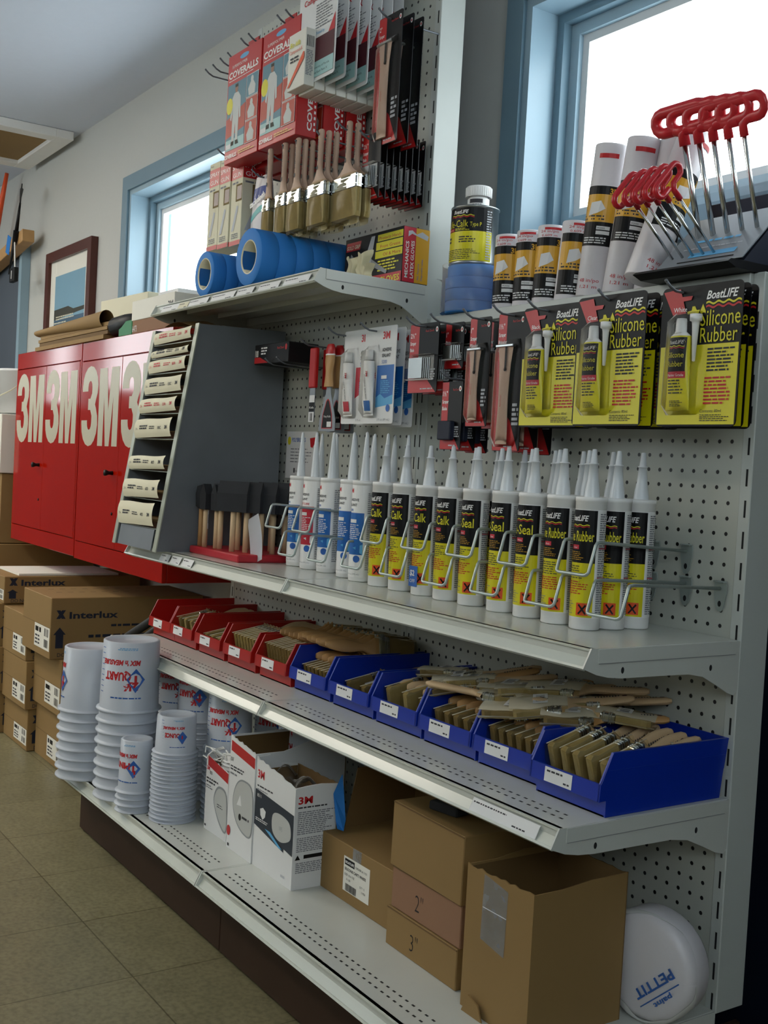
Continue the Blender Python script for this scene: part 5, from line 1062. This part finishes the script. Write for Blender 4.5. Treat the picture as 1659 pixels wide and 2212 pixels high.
mb.art(face_y(), [('t', '3M', .3, 7.5, .95, 'text_red', {'b': .03}), ('l', .3, 6.7, 3.2, 6.95, 1, 'dark_text', .5), ('l', .3, 6.45, 2.2, 6.6, 1, 'grey_text'), ('p', [(.05, 3.5), (5.2, 2.6), (5.25, 2.9), (6.65, 2.7), (6.65, 6.0), (.05, 6.5)], 'mask_dark'), ('t', '8511', .4, 5.9, .4, 'white'), ('p', [(1.0, 5.0), (1.5, 5.2), (2.0, 5.0), (1.9, 4.5), (1.5, 4.2), (1.1, 4.5)], 'card_white'), ('s', [(3.2, 5.1), (4.2, 5.5), (5.8, 5.3), (6.3, 4.6), (6.1, 3.8), (4.6, 3.3), (3.3, 3.8)], 'mask'), ('t', 'N95', 4.4, 4.2, .5, 'grey', {'sx': .6}), ('l', .3, 3.9, 2.8, 4.2, 2, 'card_white', .5), ('p', [(2.0, 3.6), (2.9, 3.6), (5.0, 2.75), (4.4, 2.75)], 'sky_blue'), ('l', 5.0, .5, 5.8, .9, 1, 'grey_pale')])
mb.art(face_x(6.7, 0, 0), [('t', '3M', .3, 6.9, .8, 'text_red', {'b': .03, 'w': 1.3}), ('l', .3, 6.5, 3.3, 6.7, 1, 'dark_text', .6), ('l', .3, 4.4, 3.7, 6.3, 12, 'grey_text', .5), ('l', .3, 3.0, 3.7, 4.2, 8, 'grey_text', .5), ('p', [(.2, 2.4), (.7, 2.4), (.45, 2.8)], 'black'), ('r', 1.0, 2.45, 3.8, 2.75, 'black'), ('l', .3, 1.3, 3.7, 2.2, 6, 'grey_text', .5)]); mb.build('carton', mC)
mb = MB()
mb.surf(14, 10, lambda u, v: (.6+5.4*u, .8+2.6*v, 7.3+1.1*math.sin(PI*v)*abs(math.sin(5*u+2*v))+.2*math.sin(17*u)), 'clear'); mb.build('plastic_liner', mC)

# ---------------------------------------------------------------- cardboard boxes
sil = thing('cartridge_carton', 'long kraft carton with a white barcode label and raised back flap', 'box', (-28.0, -12.2, ZD))
mb = MB(); mb.box(0, 10.4, 0, 9.0, 0, 4.5, 'kraft', b=.05); mb.box(4.6, 5.8, -.01, .02, 3.1, 4.5, 'tape_clear')
mb.build('carton', sil)
mb = MB(); mb.art(face_y(0, -.01, 0), [('p', [(3.4, .9), (7.1, .9), (7.1, 3.6), (3.4, 3.6)], 'paper'), ('r', 3.55, 2.95, 4.95, 3.45, 'black'), ('t', 'BOATLIFE', 3.65, 3.08, .27, 'white', {'w': 1.2, 'b': .03}), ('t', 'ORDER # 1151', 5.1, 3.05, .24, 'dark_text', {'w': 1.6}), ('t', 'SILICONE CART. WHITE', 3.6, 2.55, .3, 'dark_text', {'w': 3.0, 'b': .02}), ('t', 'SIZE 10.6 OZ', 3.6, 2.15, .24, 'dark_text', {'w': 1.4}), ('t', '11 LBS', 3.9, 1.8, .22, 'dark_text'), ('t', 'QTY 12', 5.8, 1.8, .22, 'dark_text'), ('t', '11956', 6.1, 1.45, .24, 'dark_text'), ('bars', 3.8, .98, 5.4, 1.55, 26, 'barcode')]); mb.build('shipping_label', sil)
mb = MB(); mb.prism([(0, 4.4), (10.4, 4.4), (10.4, 9.9), (8.6, 10.3), (.6, 10.2), (0, 9.4)], 'y', 8.9, 9.0, 'kraft_dark'); mb.build('back_flap', sil)
mb = MB(); mb.prism([(2.0, 4.4), (9.0, 4.4), (9.0, 9.6), (3.0, 9.3)], 'x', .0, .1, 'kraft_dark'); mb.build('side_flap', sil)
mb = MB(); mb.add([(-.06, 1.1, 9.0), (-.3, .5, 7.4), (.3, .5, 5.3), (.9, .3, 4.9), (1.0, .8, 4.7), (.6, 1.2, 5.4), (0, 1.3, 7.4)], [(0, 1, 5, 6), (1, 2, 3, 4, 5)], 'tape_blue'); mb.add([(0, 1.1, 9.0), (-.24, .5, 7.4), (.36, .5, 5.3), (.96, .3, 4.9), (1.06, .8, 4.7), (.66, 1.2, 5.4), (.06, 1.3, 7.4)], [(6, 5, 1, 0), (5, 4, 3, 2, 1)], 'tape_blue')
one('tape_strip', mb, 'strip of blue masking tape hanging from the raised carton flap', 'tape', (-27.7, -11.9, ZD))
def small_box(w_, d, h, m, txt):
    t = thing('cardboard_box', 'x', 'box', (0, 0, 0)); mb = MB(); mb.box(0, w_, 0, d, 0, h, m, b=.06); mb.box(.05, w_-.05, -.03, .02, h-.12, h-.03, 'kraft_dark')
    if txt: mb.art(face_y(), [('t', txt, w_*.36, h*.22, 1.7, 'black', {'b': -.015, 'sx': .75})])
    mb.build('carton', t); return t
s3 = small_box(8.4, 9.0, 2.75, 'kraft', '3"'); place(s3, (-16.6, -13.5, ZD), (0, 0, -.02)); s3['label'] = 'low kraft box with a handwritten 3 inch mark, bottom of its stack'
s2 = small_box(8.2, 9.0, 2.95, 'kraft_pink', '2"'); place(s2, (-16.3, -13.4, ZD+2.8), (0, 0, -.02)); s2['label'] = 'pinkish kraft box with a handwritten 2 inch mark, middle of its stack'
s1 = small_box(8.4, 8.2, 4.6, 'kraft', ''); place(s1, (-16.4, -13.6, ZD+5.8), (0, .012, -.02)); s1['label'] = 'kraft box on top of the stack of three with an open lid slot'
mb = MB(); mb.tube([(2.6, 3.4, 2.2), (2.6, 3.4, 3.3)], .03, 'dark_text', 4); 
mb = MB(); mb.box(0, 2.6, 0, 3.6, 0, .62, 'foam', b=.1); one('foam_block', mb, 'black foam block lying on the top kraft box', 'foam block', (-13.6, -12.6, ZD+10.42), (0, 0, .2))
tb = thing('cardboard_box', 'tall open kraft box with clear tape on its front at the right end', 'box', (-6.7, -14.4, ZD))
mb = open_box(6.3, 7.8, 9.2, 9.4, 'kraft', 'kraft_dark', 22, 0, -.1, .0); mb.build('carton', tb)
mb = MB(); mb.art(face_y(), [('p', [(1.6, 4.9), (3.9, 4.5), (4.0, 8.6), (1.7, 9.0)], 'tape_clear'), ('p', [(1.7, 6.9), (3.95, 6.9), (3.95, 6.95), (1.7, 6.95)], 'card_white')]); mb.build('packing_tape', tb)
mb = MB(); mb.prism([(.6, 0), (2.6, 0), (2.2, .9), (1.2, 1.2)], 'y', -.4, -.3, 'kraft'); mb.build('torn_flap', tb)
# wrapped round pads
wp = thing('wrapped_pads', 'round white pads in a crinkled clear bag with blue print, at the right post', 'bag', (.0, -3.2, ZD+3.55), (0, 0, .18))
RX = Matrix.Rotation(PI/2, 4, 'X')
mb = MB(); mb.lathe([(0, 2.6), (2.9, 2.6), (3.3, 2.4), (3.42, 2.0), (3.42, .5), (3.2, .1), (0, 0)], 'bag_white', 40, RX); mb.build('pads', wp)
mb = MB(); a0 = PI+.75
for st, sz, yy, w_ in (('PETTIT', .85, .9, 3.4), ('paint', .45, 2.1, 1.6)): mb.art(lambda v: Vector((v[0]*math.cos(a0)-v[1]*math.sin(a0), -2.72-v[2], v[0]*math.sin(a0)+v[1]*math.cos(a0))), [('t', st, -1.9 if sz > .5 else -1.0, yy, sz, 'text_blue', {'w': w_, 'b': .03})])
mb.art(lambda v: Vector((v[0]*math.cos(a0)-v[1]*math.sin(a0), -2.72-v[2], v[0]*math.sin(a0)+v[1]*math.cos(a0))), [('r', -1.9, 1.85, 1.6, 1.93, 'text_blue')]); mb.build('print', wp)
mb = MB(); mb.surf(48, 12, lambda u, v: ((3.55*math.sin(PI*v/2)**.5+.12*math.sin(22*u+6*v)*v)*math.cos(2*PI*u), -2.95+.9*v**3+.1*math.sin(40*u+9*v)*v+.03*math.sin(25.13*u*2-14*v)*v, (3.5*math.sin(PI*v/2)**.5+.12*math.sin(18*u)*v)*math.sin(2*PI*u)), 'clear'); mb.build('plastic_bag', wp)
# ---------------------------------------------------------------- red wall cabinets
CB = {}
def cabinet():
    t = thing('wall_cabinet', 'x', 'cabinet', (0, 0, 0)); W_, H, D = 31.0, 29.6, 15.6
    mb = MB(); mb.box(0, W_, .6, D, 0, H, 'cab_red', b=.1); mb.box(0, W_, 0, .6, H-2.5, H, 'cab_red', b=.05); mb.box(0, W_, 0, .6, 0, 2.4, 'cab_red', b=.05); mb.box(0, .4, 0, .6, 2.4, H-2.5, 'cab_red'); mb.box(W_-.4, W_, 0, .6, 2.4, H-2.5, 'cab_red'); mb.build('cabinet_body', t)
    for k in (0, 1):
        mb = MB(); x0 = .5+15.05*k; mb.box(x0, x0+14.95, -.05, .5, 2.5, H-2.6, 'cab_red', b=.06)
        # bold numeral and letter, cut as shapes
        F = face_y(x0+.4, -.05, 15.6)
        arc = lambda cx, cy, rx, ry, a, b, n=10: [(cx+rx*math.cos(math.radians(a+(b-a)*q/n)), cy+ry*math.sin(math.radians(a+(b-a)*q/n))) for q in range(n+1)]
        three_ = [(0, 7.3)]+arc(3.05, 7.9, 3.05, 2.8, 180, -40)+[(5.1, 5.5)]+arc(3.1, 3.0, 3.15, 3.1, 40, -180)+[(-.05, 3.4), (2.2, 3.4)]+arc(3.05, 3.1, .85, 1.0, 180, 360, 6)+[(3.9, 4.0), (3.3, 4.8), (2.4, 4.8), (2.4, 6.3), (3.2, 6.3), (3.8, 7.0)]+arc(3.0, 7.8, .8, .9, 0, 180, 6)+[(2.2, 7.3)]
        em = [(6.6, 0), (6.6, 10.2), (9.4, 10.2), (10.2, 4.6), (11.0, 10.2), (13.8, 10.2), (13.8, 0), (11.9, 0), (11.9, 6.4), (10.9, 0), (9.5, 0), (8.5, 6.4), (8.5, 0)]
        mb.art(F, [('p', three_, 'cab_letter'), ('p', em, 'cab_letter')]); d = mb.build('door', t)
        if k == 0:
            mb = MB(); mb.lathe([(0, 0), (.28, 0), (.22, .5), (.4, .9), (.38, 1.1), (0, 1.15)], 'black', 14, Matrix.Translation((x0+13.2, -.05, 12.2)) @ Matrix.Rotation(PI/2, 4, 'X')); mb.build('knob', d)
            mb = MB(); mb.lathe([(0, 0), (.2, 0), (.2, .1), (0, .12)], 'black', 10, Matrix.Translation((x0+13.6, -.05, 7.0)) @ Matrix.Rotation(PI/2, 4, 'X')); mb.build('lock', d)
    return t
c = cabinet(); place(c, (-104.2, -8, -17.6)); c['label'] = 'red steel wall cabinet with two lettered doors, nearer one beside the shelving'
dup(c, (-135.5, -8, -17.4), None, 'red steel wall cabinet with two lettered doors, farther left one')
# things on the cabinets
zc = 12.05
mb = MB()
mb.surf(16, 18, lambda u, v: (29*u, .7+1.0*math.cos(2*PI*v), 2.7+(.5+.7*u)*math.sin(2*PI*v)), 'kraft')
mb.surf(10, 4, lambda u, v: (28*u, 6*v, 2.6+.1*math.sin(3*v+u)), 'kraft')
mb.box(0, 30, 0, 9, 0, .55, 'kraft'); mb.box(1.5, 31, .2, 9, .6, 1.1, 'kraft_dark'); mb.box(1.2, 31, .1, 9, 1.15, 1.6, 'kraft'); mb.box(1.6, 31, .3, 9, 1.7, 2.2, 'kraft')
one('kraft_paper', mb, 'stack of brown kraft paper sheets with a rolled edge on the red cabinets', 'paper', (-125.5, -8.3, zc))
mb = MB(); mb.T = Matrix.Translation((0, 0, 1.5)); mb.tube([(0, 0, 0), (3, .5, .3), (7, 1.0, .2)], 1.3, 'black', 12); mb.tube([(1, 2.6, -.3), (7, 3.2, -.2)], 1.0, 'navy', 12)
one('dark_roll', mb, 'pair of shiny black plastic rolls lying on the red cabinet', 'roll', (-94.3, -7.0, zc))
def carton(w_, d, h, m1, txt, t2=None, lid=None):
    mb = MB(); mb.box(0, w_, 0, d, 0, h, m1, b=.05)
    if lid: mb.box(-.1, w_+.1, -.1, d+.1, h*.55, h*.55+.06, 'grey_text')
    mb.art(face_y(), [('t', '3M', w_*.8, h*.12, h*.3, txt, {'b': .03})]+([('t', t2, .3, .2, .9, 'card_white')] if t2 else [('l', w_*.05, h*.12, w_*.3, h*.3, 1, 'grey_text')])+([('t', '3M', w_*.86, h*.72, h*.16, 'dark_text', {'b': .02})] if lid else []))
    mb.art(face_x(w_), [('l', d*.15, h*.7, d*.7, h*.78, 1, 'grey_text')]); return mb
one('parts_carton', carton(15.5, 7, 6.4, 'cream', 'green', None, 1), 'cream lidded carton with dark lettering, left one on the red cabinets', 'box', (-107.5, -4.6, zc+.0), (0, 0, .05))
one('parts_carton', carton(6.4, 7, 6.3, 'card_white', 'grey_text'), 'plain white carton beside the cream lidded one on the cabinets', 'box', (-91.5, -2.6, zc))
mb = MB(); mb.box(0, 13, 0, 8, 0, 2.2, 'kraft_pink', b=.05); mb.box(-.1, 13.1, -.1, 8.1, 1.6, 4.0, 'paper', b=.05); mb.art(face_y(0, -.1, 0), [('t', '3M', 11.3, 2.2, 1.2, 'dark_text', {'b': .03}), ('t', '6473', .3, .2, 1.1, 'card_white', {'sx': .7})])
one('parts_carton', mb, 'brown and cream numbered carton at the right end of the cabinets', 'box', (-86.6, -7.8, zc))
mb = MB(); mb.box(0, 4.6, 0, 2.6, 0, 1.9, 'green', b=.1); one('green_box', mb, 'small green box between the cartons on the cabinets', 'box', (-91.9, -7.6, zc))

# ---------------------------------------------------------------- framed picture
pf = thing('framed_picture', 'harbour picture in a brown wooden frame on the back wall', 'picture', (-172.2, 8, 14.4))
mb = MB(); frame(mb, 0, 26, 0, 20.6, 1.9, -1.3, -.05, 'wood_dark'); mb.build('frame', pf)
mb = MB(); mb.box(1.8, 24.2, -.7, -.5, 1.8, 18.8, 'paper'); mb.art(face_y(0, -.7, 0), [('r', 4.8, 4.2, 22.0, 15.8, 'skyp'), ('r', 4.8, 4.2, 22.0, 7.6, 'sea'), ('p', [(4.8, 7.5), (22, 8.3), (22, 9.0), (16, 8.9), (13, 9.6), (4.8, 9.4)], 'tree_dark'), ('l', 6, 7.3, 20, 8.2, 2, 'cream', .5), ('l', 5, 6.6, 15, 7.1, 1, 'cream', .4)]); mb.build('print', pf)
mb = MB(); mb.box(1.9, 24.1, -.85, -.8, 1.9, 18.7, 'glass'); mb.build('glazing', pf)

# ---------------------------------------------------------------- ceiling hatch
hz = 54.2
mb = MB(); frame(mb, 0, 0, 0, 0, 0, 0, 0, 'white') if 0 else None
t = thing('ceiling_hatch', 'white framed brown hatch panel on the ceiling above the far wall', 'hatch', (-186, -26, 53.9))
mb = MB(); mb.box(0, 28, 0, 3.2, 0, 1.55, 'white', b=.08); mb.box(0, 28, 29.4, 32.6, 0, 1.55, 'white', b=.08); mb.box(0, 3.2, 3.2, 29.4, 0, 1.55, 'white', b=.08); mb.box(24.8, 28, 3.2, 29.4, 0, 1.55, 'white', b=.08); mb.box(12, 14, 3.2, 14, .2, 1.4, 'white'); mb.build('frame', t)
mb = MB(); mb.box(3.1, 24.9, 3.1, 29.5, .7, 1.0, 'kraft'); mb.build('panel', t)

# ---------------------------------------------------------------- far left: door, beam and gear
mb = MB(); mb.box(-236, -188.8, 6.6, 7.9, -FZ, 38.6, 'board'); d1 = struct('door_1', mb)
mb = MB(); mb.box(-188.7, -186.9, 6.2, 7.95, -FZ, 39.3, 'casing_in'); struct('trim_3', mb)
mb = MB(); mb.box(-212, -188.8, 5.9, 6.55, 30.5, 31.4, 'board'); 
mb = MB(); mb.T = Matrix.Translation((0, 0, 0)) @ Matrix.Rotation(-.13, 4, 'Y'); mb.box(-34, 0, -1.2, 1.2, -2.4, 0, 'wood', b=.1)
one('wooden_beam', mb, 'wooden pole slanting above the dark door at the far left', 'pole', (-178.2, 4.8, 40.4))
mb = MB(); mb.tube([(0, 0, 0), (1.8, 0, 5.2)], [.4, .2], 'black', 8); mb.tube([(0, 0, 0), (-2.0, -.6, -8.5)], [.6, .1], 'black', 8); mb.add([(1.2, 0, 8.0), (4.0, -.5, 7.8), (2.0, -.2, 4.4), (2.0, .5, 7.9)], [(0, 1, 2), (0, 2, 3), (3, 1, 2), (0, 3, 1)], 'black'); mb.tube([(1.9, 0, 5), (2.6, 0, 8.8)], .12, 'black', 5)
one('black_spear', mb, 'thin black spear with a flared tail mounted by the far door', 'spear', (-180.8, 3.2, 40.3))
mb = MB(); mb.tube([(0, 0, 0), (1.2, 0, -7)], .14, 'white', 5); mb.box(-.4, 2.8, -.6, .3, -9.8, -7, 'black', b=.1); mb.box(1.0, 1.3, -.66, -.6, -9.2, -7.6, 'white')
one('hanging_switch', mb, 'small black box hanging on a white cord at the far left', 'switch box', (-181.3, 3.0, 39.8))
mb = MB(); mb.tube([(0, 0, 0), (8, 0, 13)], [.8, .4], 'orange', 8)
one('orange_rod', mb, 'orange rod leaning upward at the far left edge', 'rod', (-203, 4.6, 41.5))
mb = MB(); mb.box(0, 2.6, -.1, 0, 0, 3.6, 'tape_blue', Matrix.Rotation(.35, 4, 'Y')); one('tape_flag', mb, 'scrap of blue tape stuck near the wooden pole', 'tape', (-189.5, 3.62, 37.2))
# left rack of stock beyond the cabinets
bk = thing('plastic_pail', 'white and green plastic pail with wire handle at the far left', 'pail', (-145.5, -3, -5.4+8.4))
mb = MB(); mb.lathe([(0, 0), (5.0, 0), (5.4, 6.8), (5.6, 6.9), (5.6, 7.3), (0, 7.3)], 'card_white', 30); mb.art(cyl(5.3, -2.2), [('r', -3.5, .3, 3.2, 6.6, 'green'), ('t', 'h', 2.4, 1.0, 1.0, 'card_white')], seg=.5, w=.15); mb.build('pail_body', bk)
mb = MB(); mb.tube([(5.3, -1.5, 6), (4.5, -4.5, 3.6), (2, -6.4, 2.2), (-3, -6.2, 2.0)], .1, 'cream', 5); mb.build('handle', bk)
mb = MB(); mb.box(0, 22, 0, 14, 0, 9.6, 'paper', b=.1); mb.art(face_y(), [('r', 2, 1.2, 20.4, 8.4, 'dark_text'), ('r', 2.15, 1.35, 20.25, 8.25, 'cup_white'), ('p', [(2.2, 3), (8, 4), (14, 6.5), (17, 5.6), (20.2, 4.6), (20.2, 2.2), (2.2, 2.2)], 'sky_blue'), ('p', [(17, 2.6), (20.2, 3.6), (20.2, 5.2), (18.5, 4.2)], 'grey')])
one('ice_pack_carton', mb, 'white carton printed with blue icy peaks at the far left', 'box', (-160.2, -9.5, -7.0))
def brown(w_, d, h, m_, red=0):
    mb = MB(); mb.box(0, w_, 0, d, 0, h, m_, b=.08); mb.box(0.05, w_-.05, -.02, .01, h*.5, h*.5+.06, 'kraft_dark')
    if red: mb.art(face_y(), [('t', 'Gold', w_-5.2, h*.45, 1.8, 'text_red', {'b': .03}), ('r', w_-2.3, h*.4, w_-.4, h*.44, 'black'), ('l', w_-5, h*.25, w_-2.5, h*.33, 1, 'dark_text')])
    else:
        mb.art(face_y(), [('r', w_*.45, h*.12, w_*.98, h*.5, 'paper'), ('l', w_*.48, h*.36, w_*.7, h*.46, 1, 'black', .8), ('l', w_*.48, h*.15, w_*.68, h*.33, 3, 'dark_text'), ('bars', w_*.8, h*.34, w_*.94, h*.47, 6, 'barcode'), ('bars', w_*.8, h*.16, w_*.94, h*.29, 6, 'barcode')])
    return mb
one('shipping_carton', brown(20, 16, 11.4, 'kraft', 1), 'brown carton with red lettering at the far left, under the icy carton', 'box', (-158.6, -9.0, -18.5))
one('shipping_carton', brown(20, 16, 9.5, 'kraft', 1), 'brown carton with red lettering at the far left, lower one under the cabinets', 'box', (-157.8, -9.2, -28.1))
mb = MB(); mb.box(0, 20.5, 0, 17, 0, 16, 'kraft', b=.1); one('shipping_carton', mb, 'big plain brown carton standing on the floor at the far left', 'box', (-160.5, -9.3, -FZ+.02))
def ilx(w_, d, h, top):
    mb = brown(w_, d, h, 'kraft')
    mb.art(face_x(w_), [('t', 'Interlux', 2.4, h*.66, 1.2, 'navy', {'b': .03, 'w': 6.5}), ('p', [(.7, h*.66), (1.2, h*.66), (1.9, h*.66+1.1), (1.4, h*.66+1.1)], 'navy'), ('p', [(.7, h*.66+1.1), (1.2, h*.66+1.1), (1.9, h*.66), (1.4, h*.66)], 'navy'), ('p', [(.7, h*.18), (1.7, h*.18), (1.7, h*.4), (2.0, h*.4), (1.2, h*.52), (.4, h*.4), (.7, h*.4)], 'navy'), ('l', 8, h*.5, 15, h*.56, 1, 'navy', .6), ('l', 5, h*.32, 16, h*.4, 1, 'navy', .6), ('t', 'DO NOT', 1.0, h*.04, .7, 'navy')])
    if top: mb.art(lambda v: Vector((v[0], v[1], h+v[2])), [('l', 2.5, 2, 3.1, 16, 9, 'kraft_dark', .5), ('l', 6.0, 2, 6.6, 16, 9, 'kraft_dark', .5)])
    return mb
# nearest column, then the ones further left
one('shipping_carton', ilx(12, 21, 7.9, 1), 'brown paint carton with a white address label, top of the nearest column', 'box', (-105.2, -14.3, -29.6))
tags_ = ['bottom', 'second', 'third', 'top']
cols = [(-103.8, -12.8, 11.6, [7.2, 7.3], 'nearest column'), (-115.4, -13.8, 11.4, [5.8, 6.6, 6.2], 'second column from the right'), (-127.0, -14.6, 11.4, [6.2, 6.4, 6.2, 3.9], 'third column from the right'), (-139.0, -15.2, 11.4, [7, 7, 6.5], 'leftmost column')]
for cx_, cy_, cw, hs, nm in cols:
    z = -FZ+.02
    for i, h in enumerate(hs):
        lab = '%s brown carton of the %s on the floor' % (tags_[i], nm)
        one('shipping_carton', ilx(cw, 20.5, h, i == len(hs)-1), lab, 'box', (cx_+.3*math.sin(3*i+cx_), cy_+.4*math.cos(2*i), z)); z += h+.03
mb = MB(); mb.box(0, 11, 0, 15, 0, .3, 'paper'); one('paper_sheet', mb, 'white sheet lying on the cartons under the cabinets', 'paper', (-127, -12, -FZ+.02+22.83))
# folded black chairs behind the deck end
fc = None
for i in range(3):
    t_ = (-84.5+1.3*i, -9.6+2.6*i, -FZ)
    L = 'folded black tubular chair leaning behind the shelving end, %s from the left' % ORD[i]
    if fc is None:
        fc = thing('folding_chair', L, 'chair', t_, (0, 0, .1), 'folded black chairs')
        mb = MB(); mb.tube([(0, 0, .6), (0, .3, 14), (.8, .5, 17.0), (3, .9, 19.2), (9.4, 1.6, 22.6), (11, 1.7, 23), (12, 1.6, 21.5), (12.2, 1.2, .6)], .55, 'rubber', 10); mb.build('frame', fc)
        mb = MB(); mb.tube([(1.2, .6, 15.8), (4.0, 1.0, 18.2), (9, 1.5, 21.0), (11, 1.6, 20.6)], .45, 'rubber', 8); mb.build('inner_rail', fc)
    else: dup(fc, t_, (0, 0, .1), L)
# dark gear to the right of the end post
mb = MB(); mb.tube([(0, 0, 0), (30, 0, 0)], .8, 'rubber', 10); mb.tube([(0, 0, 3), (30, 0, 3)], .8, 'rubber', 10); mb.tube([(2, 0, -3.4), (2, 0, 3)], .6, 'rubber', 8); mb.tube([(28, 0, -3.4), (28, 0, 3)], .6, 'rubber', 8)
one('black_pipe_rack', mb, 'low black pipe rack on the floor right of the end post', 'rack', (4.5, 3.4, -FZ+4))
